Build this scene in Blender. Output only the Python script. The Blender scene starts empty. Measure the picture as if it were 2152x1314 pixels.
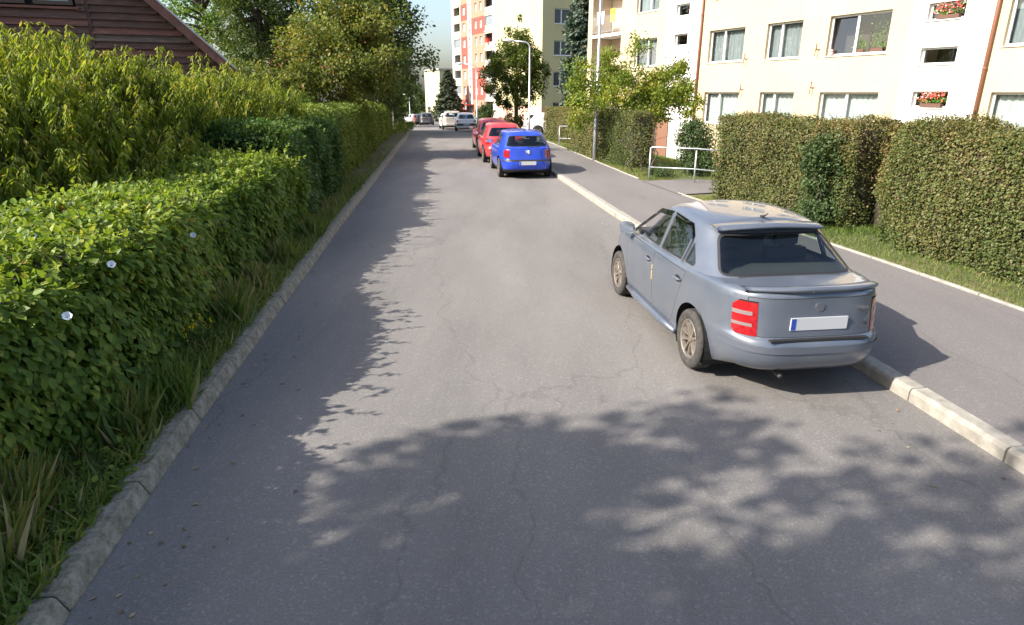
import bpy, bmesh, math, random
import numpy as np
from mathutils import Vector, Matrix, Euler
R_ = math.radians
rng = np.random.default_rng(7)
random.seed(7)
SC = bpy.context.scene
COL = SC.collection

# ------------------------------------------------------------------ camera
F, CX, CY, H = 1350.0, 1076.0, 657.0, 2.6
PIT = math.atan(463 / 1350.0)
cam = bpy.data.objects.new('camera', bpy.data.cameras.new('camera'))
COL.objects.link(cam)
cam.location = (0, 0, H)
cam.rotation_euler = (math.pi / 2 - PIT, 0, 0)
cam.data.sensor_width = 36
cam.data.lens = F / 2152 * 36
cam.data.clip_start = 0.05
cam.data.clip_end = 3000
SC.camera = cam

# ------------------------------------------------------------------ light
SUN_EL = R_(36.5)
LDIR = Vector((math.cos(R_(22.0)), math.sin(R_(22.0)), 0))     # the way the light travels over the ground
sun = bpy.data.objects.new('sun', bpy.data.lights.new('sun', 'SUN'))
COL.objects.link(sun)
ld = Vector((LDIR.x * math.cos(SUN_EL), LDIR.y * math.cos(SUN_EL), -math.sin(SUN_EL)))
sun.rotation_euler = ld.to_track_quat('-Z', 'Y').to_euler()
sun.data.energy = 4.0
sun.data.angle = R_(0.53)
sun.data.color = (1.0, 0.93, 0.83)
W = bpy.data.worlds.new('World')
SC.world = W
W.use_nodes = True
nt = W.node_tree
sky = nt.nodes.new('ShaderNodeTexSky')
sky.sky_type = 'NISHITA'
sky.sun_disc = False
sky.sun_elevation = SUN_EL
sky.sun_rotation = math.atan2(-LDIR.x, -LDIR.y)
sky.air_density = 1.0
sky.dust_density = 3.3
sky.ozone_density = 1.6
bg = nt.nodes['Background']
nt.links.new(sky.outputs[0], bg.inputs[0])
bg.inputs[1].default_value = 0.12
SC.view_settings.view_transform = 'Standard'
SC.view_settings.look = 'None'
SC.view_settings.gamma = 1
SC.view_settings.use_curve_mapping = False
SC.view_settings.exposure = 1.42
SC.cycles.max_bounces = 8
SC.cycles.transparent_max_bounces = 12

# ------------------------------------------------------------------ photo pixel -> place
cp, sp = math.cos(PIT), math.sin(PIT)
def zr(Y):                                   # height profile along the street
    if Y < 28: return 0.0
    if Y < 56.6: return -(Y - 28) ** 2 * 5.8e-4
    if Y < 220: return -0.474 - .033 * (Y - 56.6)
    return -5.866
def ray(x, y):
    a = (x - CX) / F; b = (CY - y) / F
    return a, cp + b * sp, b * cp - sp
def G(x, y, dz=0):
    rx, ry, rz = ray(x, y); Y = 10.0
    for i in range(120):
        Y = .5 * Y + .5 * (zr(Y) + dz - H) / rz * ry
    return Vector((rx / ry * Y, Y, zr(Y) + dz))
def at(x, y, Y):
    rx, ry, rz = ray(x, y)
    return Vector((rx / ry * Y, Y, H + rz / ry * Y))
def on_plane(px, py, P0, d):
    rx, ry, rz = ray(px, py)
    det = rx * (-d[1]) + ry * d[0]
    t = (P0[0] * (-d[1]) + P0[1] * d[0]) / det
    return (t * rx - P0[0]) * d[0] + (t * ry - P0[1]) * d[1], H + t * rz
def curve(tab):
    ys = np.array([a for a, b in tab], float); xs = np.array([b for a, b in tab], float)
    def f(Y):
        if Y <= ys[0]: return float(xs[0] + (Y - ys[0]) * (xs[1] - xs[0]) / (ys[1] - ys[0]))
        if Y >= ys[-1]: return float(xs[-1] + (Y - ys[-1]) * (xs[-1] - xs[-2]) / (ys[-1] - ys[-2]))
        i = int(np.searchsorted(ys, Y)) - 1; i = max(0, min(i, len(ys) - 2))
        def m(k):
            k0, k1 = max(0, k - 1), min(len(ys) - 1, k + 1)
            return (xs[k1] - xs[k0]) / (ys[k1] - ys[k0])
        h = ys[i + 1] - ys[i]; t = (Y - ys[i]) / h
        return float((2*t**3-3*t*t+1)*xs[i] + (t**3-2*t*t+t)*h*m(i) + (-2*t**3+3*t*t)*xs[i+1] + (t**3-t*t)*h*m(i+1))
    return f
Lk = curve([(-30, 1.6), (0, -1.98), (5, -2.62), (9, -3.05), (13, -3.49), (20, -4.2), (32, -5.48), (45, -6.95), (66, -10), (85, -13.2), (115, -19)])
Rk = curve([(-30, 8.0), (0, 4.18), (5.6, 3.46), (13.3, 2.36), (20.2, 1.53), (33, -.15), (49, -2.3), (56, -3.1), (71, -4.7), (90, -7.2), (115, -11.5)])
Ek = curve([(-30, 11.6), (0, 7.25), (7.3, 6.12), (9.2, 5.8), (10.8, 5.5), (16.5, 4.34), (19.3, 3.86), (25, 3.15), (33, 2.2), (50, 0.0), (70, -2.3), (115, -9)])
def zside(e):                                # ground right of the footway edging
    t = [(0, .10), (1.6, .10), (3, 0.0), (7, -.85), (9, -1.0), (400, -1.0)]
    for (a, za), (b, zb) in zip(t, t[1:]):
        if e <= b: return za + (zb - za) * max(0, e - a) / (b - a)
    return -1.0

# ------------------------------------------------------------------ materials
MATS = {}
def mat(name, base=(.5, .5, .5), rough=.8, metal=0, build=None, spec=.5, coat=0):
    if name in MATS: return MATS[name]
    m = bpy.data.materials.new(name); m.use_nodes = True
    p = m.node_tree.nodes['Principled BSDF']
    p.inputs['Base Color'].default_value = (*base, 1)
    p.inputs['Roughness'].default_value = rough
    p.inputs['Metallic'].default_value = metal
    p.inputs['Specular IOR Level'].default_value = spec
    if coat:
        p.inputs['Coat Weight'].default_value = coat
        p.inputs['Coat Roughness'].default_value = .04
    if build: build(m.node_tree, p)
    MATS[name] = m
    return m
def noise_col(scale, stops, detail=6, coord='Object', rough=.6, bump=0, bump_scale=None, scale3=None, dist=.02):
    """base colour from noise through a ramp, with an optional bump"""
    def b(nt, p):
        tc = nt.nodes.new('ShaderNodeTexCoord')
        src = tc.outputs[coord]
        if scale3:
            mp = nt.nodes.new('ShaderNodeMapping'); mp.inputs['Scale'].default_value = scale3
            nt.links.new(src, mp.inputs[0]); src = mp.outputs[0]
        n = nt.nodes.new('ShaderNodeTexNoise'); n.inputs['Scale'].default_value = scale; n.inputs['Detail'].default_value = detail
        n.inputs['Roughness'].default_value = rough
        nt.links.new(src, n.inputs['Vector'])
        r = nt.nodes.new('ShaderNodeValToRGB')
        el = r.color_ramp.elements
        while len(el) < len(stops): el.new(.5)
        for e, (pos, c) in zip(el, stops): e.position = pos; e.color = (*c, 1)
        nt.links.new(n.outputs[0], r.inputs[0]); nt.links.new(r.outputs[0], p.inputs['Base Color'])
        if bump:
            n2 = nt.nodes.new('ShaderNodeTexNoise'); n2.inputs['Scale'].default_value = bump_scale or scale * 3; n2.inputs['Detail'].default_value = 4
            nt.links.new(src, n2.inputs['Vector'])
            bp = nt.nodes.new('ShaderNodeBump'); bp.inputs['Strength'].default_value = bump; bp.inputs['Distance'].default_value = dist
            nt.links.new(n2.outputs[0], bp.inputs['Height']); nt.links.new(bp.outputs[0], p.inputs['Normal'])
    return b
def asphalt(c0, c1, patch, wear=None):
    def b(nt, p):
        N = nt.nodes.new; Lk_ = nt.links.new
        tc = N('ShaderNodeTexCoord'); v = tc.outputs['Object']
        fine = N('ShaderNodeTexNoise'); fine.inputs['Scale'].default_value = 70; fine.inputs['Detail'].default_value = 6; fine.inputs['Roughness'].default_value = .95
        Lk_(v, fine.inputs['Vector'])
        r = N('ShaderNodeValToRGB'); e = r.color_ramp.elements
        e[0].position = .34; e[0].color = (*c0, 1); e[1].position = .68; e[1].color = (*c1, 1)
        Lk_(fine.outputs[0], r.inputs[0])
        big = N('ShaderNodeTexNoise'); big.inputs['Scale'].default_value = .45; big.inputs['Detail'].default_value = 6; big.inputs['Roughness'].default_value = .62
        mp = N('ShaderNodeMapping'); mp.inputs['Rotation'].default_value = (0, 0, R_(-7.5)); mp.inputs['Scale'].default_value = (1.5, .35, 1)
        Lk_(v, mp.inputs[0]); Lk_(mp.outputs[0], big.inputs['Vector'])
        r2 = N('ShaderNodeValToRGB'); e = r2.color_ramp.elements
        e[0].position = .33; e[0].color = (1 - patch,) * 3 + (1,); e[1].position = .68; e[1].color = (1 + patch * .6, 1 + patch * .56, 1 + patch * .5, 1)
        Lk_(big.outputs[0], r2.inputs[0])
        mx = N('ShaderNodeMix'); mx.data_type = 'RGBA'; mx.blend_type = 'MULTIPLY'; mx.inputs[0].default_value = 1
        Lk_(r.outputs[0], mx.inputs[6]); Lk_(r2.outputs[0], mx.inputs[7])
        out = mx.outputs[2]
        # hairline cracks
        vo = N('ShaderNodeTexVoronoi'); vo.feature = 'DISTANCE_TO_EDGE'; vo.inputs['Scale'].default_value = .33
        wn = N('ShaderNodeTexNoise'); wn.inputs['Scale'].default_value = 1.6; wn.inputs['Detail'].default_value = 5
        Lk_(v, wn.inputs['Vector'])
        va = N('ShaderNodeVectorMath'); va.operation = 'MULTIPLY_ADD'; va.inputs[1].default_value = (.9, .9, 0)
        Lk_(wn.outputs[1], va.inputs[0]); Lk_(mp.outputs[0], va.inputs[2]); Lk_(va.outputs[0], vo.inputs['Vector'])
        cr = N('ShaderNodeMapRange'); cr.inputs['From Min'].default_value = .0; cr.inputs['From Max'].default_value = .008; cr.inputs['To Min'].default_value = .84; cr.inputs['To Max'].default_value = 1
        Lk_(vo.outputs['Distance'], cr.inputs['Value'])
        mc = N('ShaderNodeMix'); mc.data_type = 'RGBA'; mc.blend_type = 'MULTIPLY'; mc.inputs[0].default_value = 1
        Lk_(out, mc.inputs[6]); Lk_(cr.outputs[0], mc.inputs[7])
        # pale specks of aggregate
        vs = N('ShaderNodeTexVoronoi'); vs.inputs['Scale'].default_value = 60
        Lk_(v, vs.inputs['Vector'])
        sx = N('ShaderNodeSeparateColor'); Lk_(vs.outputs['Color'], sx.inputs[0])
        ms = N('ShaderNodeMapRange'); ms.inputs['From Min'].default_value = .8; ms.inputs['From Max'].default_value = 1; ms.inputs['To Min'].default_value = 1; ms.inputs['To Max'].default_value = 1.28
        Lk_(sx.outputs[0], ms.inputs['Value'])
        mm = N('ShaderNodeMix'); mm.data_type = 'RGBA'; mm.blend_type = 'MULTIPLY'; mm.inputs[0].default_value = 1
        Lk_(mc.outputs[2], mm.inputs[6]); Lk_(ms.outputs[0], mm.inputs[7])
        Lk_(mm.outputs[2], p.inputs['Base Color'])
        bp = N('ShaderNodeBump'); bp.inputs['Strength'].default_value = .55; bp.inputs['Distance'].default_value = .006
        Lk_(fine.outputs[0], bp.inputs['Height']); Lk_(bp.outputs[0], p.inputs['Normal'])
    return b
def leafmat(name, stops, trans=.35, rough=.5, spec=.25, gain=1.3):
    if name in MATS: return MATS[name]
    m = bpy.data.materials.new(name); m.use_nodes = True
    nt = m.node_tree; N = nt.nodes.new; p = nt.nodes['Principled BSDF']; out = nt.nodes['Material Output']
    a = N('ShaderNodeAttribute'); a.attribute_name = 'v'
    r = N('ShaderNodeValToRGB'); el = r.color_ramp.elements
    while len(el) < len(stops): el.new(.5)
    for e, (pos, c) in zip(el, stops): e.position = pos; e.color = (*[min(.82, x * gain) for x in c], 1)
    nt.links.new(a.outputs['Fac'], r.inputs[0])
    nt.links.new(r.outputs[0], p.inputs['Base Color'])
    p.inputs['Roughness'].default_value = rough; p.inputs['Specular IOR Level'].default_value = spec
    t = N('ShaderNodeBsdfTranslucent')
    g = N('ShaderNodeMix'); g.data_type = 'RGBA'; g.blend_type = 'MULTIPLY'; g.inputs[0].default_value = 1; g.inputs[7].default_value = (1.25, 1.2, .55, 1)
    nt.links.new(r.outputs[0], g.inputs[6]); nt.links.new(g.outputs[2], t.inputs[0])
    mx = N('ShaderNodeMixShader'); mx.inputs[0].default_value = trans
    nt.links.new(p.outputs[0], mx.inputs[1]); nt.links.new(t.outputs[0], mx.inputs[2]); nt.links.new(mx.outputs[0], out.inputs[0])
    MATS[name] = m
    return m
def glassmat(name, tint=(.55, .6, .6), refl=.12, rough=.01):
    if name in MATS: return MATS[name]
    m = bpy.data.materials.new(name); m.use_nodes = True
    nt = m.node_tree; N = nt.nodes.new; out = nt.nodes['Material Output']
    nt.nodes.remove(nt.nodes['Principled BSDF'])
    t = N('ShaderNodeBsdfTransparent'); t.inputs[0].default_value = (*tint, 1)
    g = N('ShaderNodeBsdfGlossy'); g.inputs['Roughness'].default_value = rough; g.inputs[0].default_value = (.95, .97, 1, 1)
    fr = N('ShaderNodeLayerWeight'); fr.inputs[0].default_value = .5
    pw = N('ShaderNodeMath'); pw.operation = 'POWER'; pw.inputs[1].default_value = 4; nt.links.new(fr.outputs['Facing'], pw.inputs[0])
    mr = N('ShaderNodeMapRange'); mr.inputs['To Min'].default_value = refl; mr.inputs['To Max'].default_value = 1
    nt.links.new(pw.outputs[0], mr.inputs['Value'])
    mx = N('ShaderNodeMixShader')
    nt.links.new(mr.outputs[0], mx.inputs[0]); nt.links.new(t.outputs[0], mx.inputs[1]); nt.links.new(g.outputs[0], mx.inputs[2]); nt.links.new(mx.outputs[0], out.inputs[0])
    MATS[name] = m
    return m

# ------------------------------------------------------------------ object helpers
ORG = {}
def tag(o, label=None, cat=None, group=None, kind=None):
    if label: o['label'] = label
    if cat: o['category'] = cat
    if group: o['group'] = group
    if kind: o['kind'] = kind
    return o
def thing(name, label, cat, loc=(0, 0, 0), rz=0, group=None, local=False):
    o = bpy.data.objects.new(name, None); COL.objects.link(o)
    o.location = loc; o.rotation_euler = (0, 0, rz); o.empty_display_size = .2
    ORG[o.name] = Vector((0, 0, 0)) if local else Vector(loc)
    return tag(o, label, cat, group)
def link(name, me, parent=None, loc=None):
    o = bpy.data.objects.new(name, me); COL.objects.link(o)
    if parent is not None:
        o.parent = parent; ORG[o.name] = ORG[parent.name]
    else: ORG[o.name] = Vector((0, 0, 0))
    if loc is not None: o.location = loc
    return o
def mk(name, V, Fc, m, parent=None, smooth=False, mi=None, kind=None):
    me = bpy.data.meshes.new(name)
    if parent is not None:
        g = ORG[parent.name]
        V = [(v[0] - g[0], v[1] - g[1], v[2] - g[2]) for v in V]
    me.from_pydata([tuple(v) for v in V], [], Fc)
    for x in (m if isinstance(m, (list, tuple)) else [m]): me.materials.append(x)
    if mi is not None: me.polygons.foreach_set('material_index', mi)
    if smooth: me.polygons.foreach_set('use_smooth', [True] * len(me.polygons))
    me.update()
    o = link(name, me, parent)
    if kind: o['kind'] = kind
    return o
class MB:
    def __init__(s): s.V = []; s.F = []; s.M = []
    def quad(s, a, b, c, d, m=0):
        i = len(s.V); s.V += [a, b, c, d]; s.F.append((i, i+1, i+2, i+3)); s.M.append(m)
    def box(s, lo, hi, m=0, fr=None):
        """axis box; fr(x,y,z)->world"""
        i = len(s.V); x0, y0, z0 = lo; x1, y1, z1 = hi
        P = [(x0,y0,z0),(x1,y0,z0),(x1,y1,z0),(x0,y1,z0),(x0,y0,z1),(x1,y0,z1),(x1,y1,z1),(x0,y1,z1)]
        s.V += [fr(*p) if fr else p for p in P]
        for f in ((0,3,2,1),(4,5,6,7),(0,1,5,4),(1,2,6,5),(2,3,7,6),(3,0,4,7)):
            s.F.append(tuple(i + k for k in f)); s.M.append(m)
    def tube(s, pts, rad, n=8, m=0, cap=True):
        pts = [Vector(p) for p in pts]
        if not isinstance(rad, (list, tuple)): rad = [rad] * len(pts)
        base = len(s.V); up = Vector((0, 0, 1)); prev = None
        for k, p in enumerate(pts):
            t = (pts[min(k+1, len(pts)-1)] - pts[max(k-1, 0)]).normalized()
            if prev is None:
                a = t.cross(up if abs(t.z) < .9 else Vector((1, 0, 0))).normalized()
            else:
                a = (prev - t * prev.dot(t)).normalized()
            prev = a; b = t.cross(a)
            for j in range(n):
                th = 2 * math.pi * j / n
                s.V.append(tuple(p + (a * math.cos(th) + b * math.sin(th)) * rad[k]))
        for k in range(len(pts) - 1):
            for j in range(n):
                s.F.append((base+k*n+j, base+k*n+(j+1) % n, base+(k+1)*n+(j+1) % n, base+(k+1)*n+j)); s.M.append(m)
        if cap:
            s.F.append(tuple(base + j for j in range(n))[::-1]); s.M.append(m)
            s.F.append(tuple(base + (len(pts)-1)*n + j for j in range(n))); s.M.append(m)
    def build(s, name, mats, parent=None, smooth=False, kind=None):
        return mk(name, s.V, s.F, mats, parent, smooth, s.M, kind)

# ------------------------------------------------------------------ leaves
T_BROAD = (np.array([(0,0,0), (.3,.3,.07), (.68,.24,.03), (1,0,-.08), (.68,-.24,.03), (.3,-.3,.07)], float), [(0,3,2,1), (0,5,4,3)])
T_SMALL = (np.array([(0,0,0), (.5,.33,.06), (1,0,-.05), (.5,-.33,.06)], float), [(0,2,1), (0,3,2)])
T_LANCE = (np.array([(0,0,0), (.3,.11,.03), (.68,.1,.0), (1,0,-.16), (.68,-.1,.0), (.3,-.11,.03)], float), [(0,3,2,1), (0,5,4,3)])
T_NEEDLE = (np.array([(0,.1,0), (1,.06,-.05), (1,-.06,-.05), (0,-.1,0)], float), [(0,3,2,1)])
T_BLADE = (np.array([(0,.045,0), (.5,.035,.07), (1,0,-.12), (.5,-.035,.07), (0,-.045,0)], float), [(0,4,3,1), (1,3,2)])
def unit(a):
    return a / np.maximum(np.linalg.norm(a, axis=1, keepdims=True), 1e-9)
def leaf_mesh(name, pos, dirv, nrm, size, tmpl, m, parent, v, kind='stuff'):
    tv, tf = tmpl; N = len(pos); k = len(tv)
    d = unit(dirv); n = unit(nrm - (nrm * d).sum(1, keepdims=True) * d); s = np.cross(n, d)
    size = np.asarray(size, float).reshape(-1, 1, 1) * np.ones((N, 1, 1))
    P = pos[:, None, :] + size * (tv[None, :, 0:1] * d[:, None, :] + tv[None, :, 1:2] * s[:, None, :] + tv[None, :, 2:3] * n[:, None, :])
    if parent is not None: P = P - np.array(ORG[parent.name])[None, None, :]
    me = bpy.data.meshes.new(name)
    me.vertices.add(N * k); me.vertices.foreach_set('co', P.astype(np.float32).ravel())
    per = sum(len(f) for f in tf)
    idx = np.concatenate([np.array(f) for f in tf])
    loops = (idx[None, :] + (np.arange(N) * k)[:, None]).ravel()
    tot = np.tile(np.array([len(f) for f in tf]), N)
    start = np.concatenate([[0], np.cumsum(tot)[:-1]])
    me.loops.add(N * per); me.loops.foreach_set('vertex_index', loops.astype(np.int32))
    me.polygons.add(len(tot)); me.polygons.foreach_set('loop_start', start.astype(np.int32))
    try: me.polygons.foreach_set('loop_total', tot.astype(np.int32))
    except Exception: pass
    at_ = me.attributes.new('v', 'FLOAT', 'POINT')
    at_.data.foreach_set('value', np.repeat(np.clip(v, 0, 1), k).astype(np.float32))
    me.materials.append(m); me.update(calc_edges=True); me.validate()
    o = link(name, me, parent)
    if kind: o['kind'] = kind
    return o
def wob(p, seed, freq=1.0):
    """smooth pseudo noise in -1..1 for an (N,3) array"""
    r = np.random.default_rng(seed); out = np.zeros(len(p))
    for i in range(6):
        k = r.normal(size=3) * freq * (1 + .6 * i); out += np.sin(p @ k + r.uniform(0, 6.28)) / (1 + .5 * i)
    return out / 2.6
def rand_dir(n):
    return unit(rng.normal(size=(n, 3)))

# ================================================================== SETTING
M_road = mat('asphalt road', rough=.88, build=asphalt((.098, .092, .087), (.235, .222, .21), .22), spec=.3)
M_walk = mat('asphalt footway', rough=.9, build=asphalt((.104, .095, .092), (.20, .186, .18), .14), spec=.3)
M_ground = mat('soil and grass', rough=.95, build=noise_col(1.3, [(.3, (.05, .062, .018)), (.5, (.08, .085, .03)), (.7, (.12, .095, .05))], 8, bump=.4, bump_scale=30))
M_kerbR = mat('pale kerb concrete', rough=.85, build=noise_col(9, [(.3, (.20, .185, .155)), (.55, (.28, .262, .225)), (.75, (.35, .33, .29))], 9, bump=.3, bump_scale=120, dist=.004))
M_kerbL = mat('mossy kerb concrete', rough=.9, build=noise_col(11, [(.28, (.06, .062, .035)), (.42, (.14, .13, .09)), (.54, (.25, .222, .17)), (.72, (.38, .345, .285))], 14, rough=.8, bump=.9, bump_scale=55, dist=.01))
M_joint = mat('dark joint', (.03, .028, .024), .95)

rows = [-60, -30] + [-15 + i * 1.5 for i in range(30)] + [30 + i * 2.5 for i in range(22)] + [86, 92, 100, 110, 130, 160, 220, 320, 500, 900, 1500]
def strip(name, cols, m, rws=rows, uvname=None):
    """cols: list of f(Y)->(X, z)"""
    V = []; Fc = []
    for Y in rws:
        for f in cols:
            x, z = f(Y); V.append((x, Y, z))
    n = len(cols)
    for i in range(len(rws) - 1):
        for j in range(n - 1):
            a = i * n + j; Fc.append((a, a + 1, a + n + 1, a + n))
    o = mk(name, V, Fc, m, smooth=True)
    o['kind'] = 'structure'
    return o
def gl(e, z): return lambda Y: (Lk(min(Y, 160)) - e, zr(Y) + z)
def gr(e): return lambda Y: (Ek(min(Y, 160)) + e, zr(Y) + zside(e))
def gm(f, z): return lambda Y: (f(min(Y, 160)), zr(Y) + z)
gcols = [gl(900, 6), gl(300, 2), gl(120, .6), gl(60, .3), gl(30, .2), gl(15, .18), gl(8, .16), gl(4, .14), gl(2, .13), gl(1, .12), gl(.5, .10), gl(.20, .085),
         gl(.19, -.12), gm(Rk, -.12), gm(lambda Y: Ek(Y) + .03, -.12), gr(.05), gr(.4), gr(.8), gr(1.6), gr(3), gr(5), gr(7), gr(9), gr(20), gr(60), gr(200), gr(900)]
strip('ground', gcols, M_ground)
rrows = [r for r in rows if r <= 160]
strip('road', [(lambda t: (lambda Y: (Lk(Y) + (Rk(Y) - Lk(Y)) * t, zr(Y))))(t) for t in np.linspace(-.005, 1.005, 9)], M_road, rrows)
strip('footway', [(lambda t: (lambda Y: (Rk(Y) + .14 + (Ek(Y) - Rk(Y) - .13) * t, zr(Y) + .115)))(t) for t in np.linspace(0, 1, 5)], M_walk, rrows)

def stone_mesh(name, L, prof, m, bev=.008):
    """a kerb stone: profile (x,z) swept over y=0..L, ends eased"""
    V = []; n = len(prof); cx = sum(p[0] for p in prof) / n; cz = sum(p[1] for p in prof) / n
    for y, s in ((0, .93), (bev, 1), (L - bev, 1), (L, .93)):
        for x, z in prof: V.append((cx + (x - cx) * s, y, cz + (z - cz) * s))
    Fc = []
    for i in range(3):
        for j in range(n):
            Fc.append((i*n+j, i*n+(j+1) % n, (i+1)*n+(j+1) % n, (i+1)*n+j))
    Fc.append(tuple(range(n))); Fc.append(tuple(3*n+j for j in range(n))[::-1])
    me = bpy.data.meshes.new(name); me.from_pydata(V, [], Fc); me.materials.append(m); me.update()
    bm_ = bmesh.new(); bm_.from_mesh(me); bmesh.ops.recalc_face_normals(bm_, faces=bm_.faces); bm_.to_mesh(me); bm_.free()
    return me
def lay_stones(root, me, f, y0, y1, step, z, gap=.012, skip=None, jit=.004):
    Y = y0
    while Y < y1:
        x0, x1 = f(Y), f(Y + step)
        if not (skip and skip(Y)):
            o = link('kerb_stone' if 'edging' not in root.name else 'edging_stone', me, root)
            o.location = (x0 + random.uniform(-jit, jit), Y, zr(Y) + z + random.uniform(-jit, jit))
            o.rotation_euler = (math.atan2(zr(Y+step) - zr(Y), step), random.uniform(-.012, .012), -math.atan2(x1 - x0, step) + random.uniform(-.006, .006))
        Y += step * math.cos(math.atan2(x1 - x0, step))
    return root
kl = thing('left_kerb', None, None); kl['kind'] = 'structure'
lay_stones(kl, stone_mesh('kerb_stone', 1.035, [(-.20, -.12), (0.0, -.12), (0.0, .015), (-.045, .108), (-.062, .122), (-.20, .12)], M_kerbL), Lk, .62, 72, 1.05, 0)
kr = thing('right_kerb', None, None); kr['kind'] = 'structure'
lay_stones(kr, stone_mesh('kerb_stone', .99, [(0, -.12), (.15, -.12), (.15, .125), (.03, .125), (.012, .115), (.0, .09)], M_kerbR), Rk, .2, 72, 1.0, 0)
ke = thing('footway_edging', None, None); ke['kind'] = 'structure'
lay_stones(ke, stone_mesh('edging_stone', .99, [(-.0, -.1), (.06, -.1), (.06, .135), (.05, .145), (.01, .145), (0, .135)], M_kerbR), Ek, 2, 60, 1.0, 0, skip=lambda Y: 16.3 < Y < 19.0)
# dark bedding behind the joints
strip('kerb_bedding', [gm(lambda Y: Lk(Y) - .155, .06), gm(lambda Y: Lk(Y) - .06, .06), gm(lambda Y: Lk(Y) - .05, -.1)], M_joint, [r for r in rrows if r < 75])
strip('kerb_bedding', [gm(lambda Y: Rk(Y) + .02, -.1), gm(lambda Y: Rk(Y) + .03, .08), gm(lambda Y: Rk(Y) + .14, .08)], M_joint, [r for r in rrows if r < 75])
# branch path to the entrance, right of the footway
def path_pt(a, b):                                # a across 0..1, b along 0..1
    p0 = Vector((Ek(16.5) - .05, 16.5)); p1 = Vector((Ek(19.15) - .05, 19.15)); q0 = Vector((11.5, 19.0)); q1 = Vector((11.2, 21.4))
    x = (p0.lerp(p1, a)).lerp(q0.lerp(q1, a), b)
    return (x.x, x.y, zr(x.y) + max(zside(max(0, x.x - Ek(x.y))), -1.2) + .03 + (.0 if b > .1 else .0))
Vp = [path_pt(a, b) for b in np.linspace(0, 1, 12) for a in (0, .33, .66, 1)]
mk('path', Vp, [(i*4+j, i*4+j+1, (i+1)*4+j+1, (i+1)*4+j) for i in range(11) for j in range(3)], M_walk, smooth=True)['kind'] = 'structure'

# ================================================================== BUILDINGS
M_cream = mat('cream render', rough=.92, build=noise_col(.7, [(.35, (.42, .345, .225)), (.7, (.465, .385, .255))], 8, bump=.15, bump_scale=60, dist=.01))
M_white = mat('white render', rough=.92, build=noise_col(.7, [(.35, (.60, .585, .56)), (.7, (.66, .645, .62))], 8, bump=.15, bump_scale=60, dist=.01))
M_peach = mat('peach plinth', (.38, .235, .16), .9)
M_frame = mat('white window frame', (.62, .62, .61), .35)
M_sill = mat('white sheet sill', (.72, .72, .70), .4)
M_curt = mat('net curtain', rough=.9, build=noise_col(6, [(.35, (.34, .37, .36)), (.65, (.5, .53, .51))], 3, scale3=(8, 8, .4)))
M_curt2 = mat('grey curtain', rough=.9, build=noise_col(6, [(.35, (.16, .18, .185)), (.65, (.25, .28, .285))], 3, scale3=(8, 8, .4)))
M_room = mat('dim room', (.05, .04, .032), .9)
M_wglass = glassmat('window glass', (.86, .9, .9), .1)
M_pipe = mat('brown pipe', (.22, .095, .055), .5, .2)
M_rust = mat('rusty iron', (.20, .11, .07), .7, .4)
M_galv = mat('galvanised steel', rough=.45, metal=.7, build=noise_col(14, [(.35, (.36, .38, .40)), (.7, (.50, .52, .54))], 6))
M_leafdeep = mat('pot plant leaf', (.06, .16, .025), .5)
M_flower = mat('pink red petal', (.65, .10, .10), .6)
M_flowerw = mat('pale petal', (.8, .5, .5), .6)
M_pot = mat('terracotta pot', (.10, .05, .035), .8)

def frame_of(P0, d, n):
    P0 = Vector(P0); d = Vector(d); n = Vector(n)
    return lambda s, q, z: (P0.x + d.x * s + n.x * q, P0.y + d.y * s + n.y * q, z)
def facade(root, fr, s0, s1, z0, z1, holes, zone, mats, depth=.16, name='wall'):
    """wall in the (s,z) plane with real openings; zone(s,z)->material index; holes: (sa,sb,za,zb)"""
    ss = sorted(set([s0, s1] + [h[i] for h in holes for i in (0, 1)] + zone.__dict__.get('s', [])))
    zz = sorted(set([z0, z1] + [h[i] for h in holes for i in (2, 3)] + zone.__dict__.get('z', [])))
    ss = [s for s in ss if s0 <= s <= s1]; zz = [z for z in zz if z0 <= z <= z1]
    b = MB()
    for a, c in zip(ss, ss[1:]):
        for e, f in zip(zz, zz[1:]):
            ms, mz = (a + c) / 2, (e + f) / 2
            if any(h[0] < ms < h[1] and h[2] < mz < h[3] for h in holes): continue
            b.quad(fr(a, 0, e), fr(c, 0, e), fr(c, 0, f), fr(a, 0, f), zone(ms, mz))
    for (sa, sb, za, zb) in holes:
        m = zone((sa + sb) / 2, (za + zb) / 2); m = zone.__dict__.get('reveal', m)
        b.quad(fr(sa, 0, za), fr(sa, -depth, za), fr(sa, -depth, zb), fr(sa, 0, zb), m)
        b.quad(fr(sb, 0, za), fr(sb, -depth, za), fr(sb, -depth, zb), fr(sb, 0, zb), m)
        b.quad(fr(sa, 0, zb), fr(sb, 0, zb), fr(sb, -depth, zb), fr(sa, -depth, zb), m)
        b.quad(fr(sa, 0, za), fr(sb, 0, za), fr(sb, -depth, za), fr(sa, -depth, za), m)
    return b.build(name, mats, root)
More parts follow.
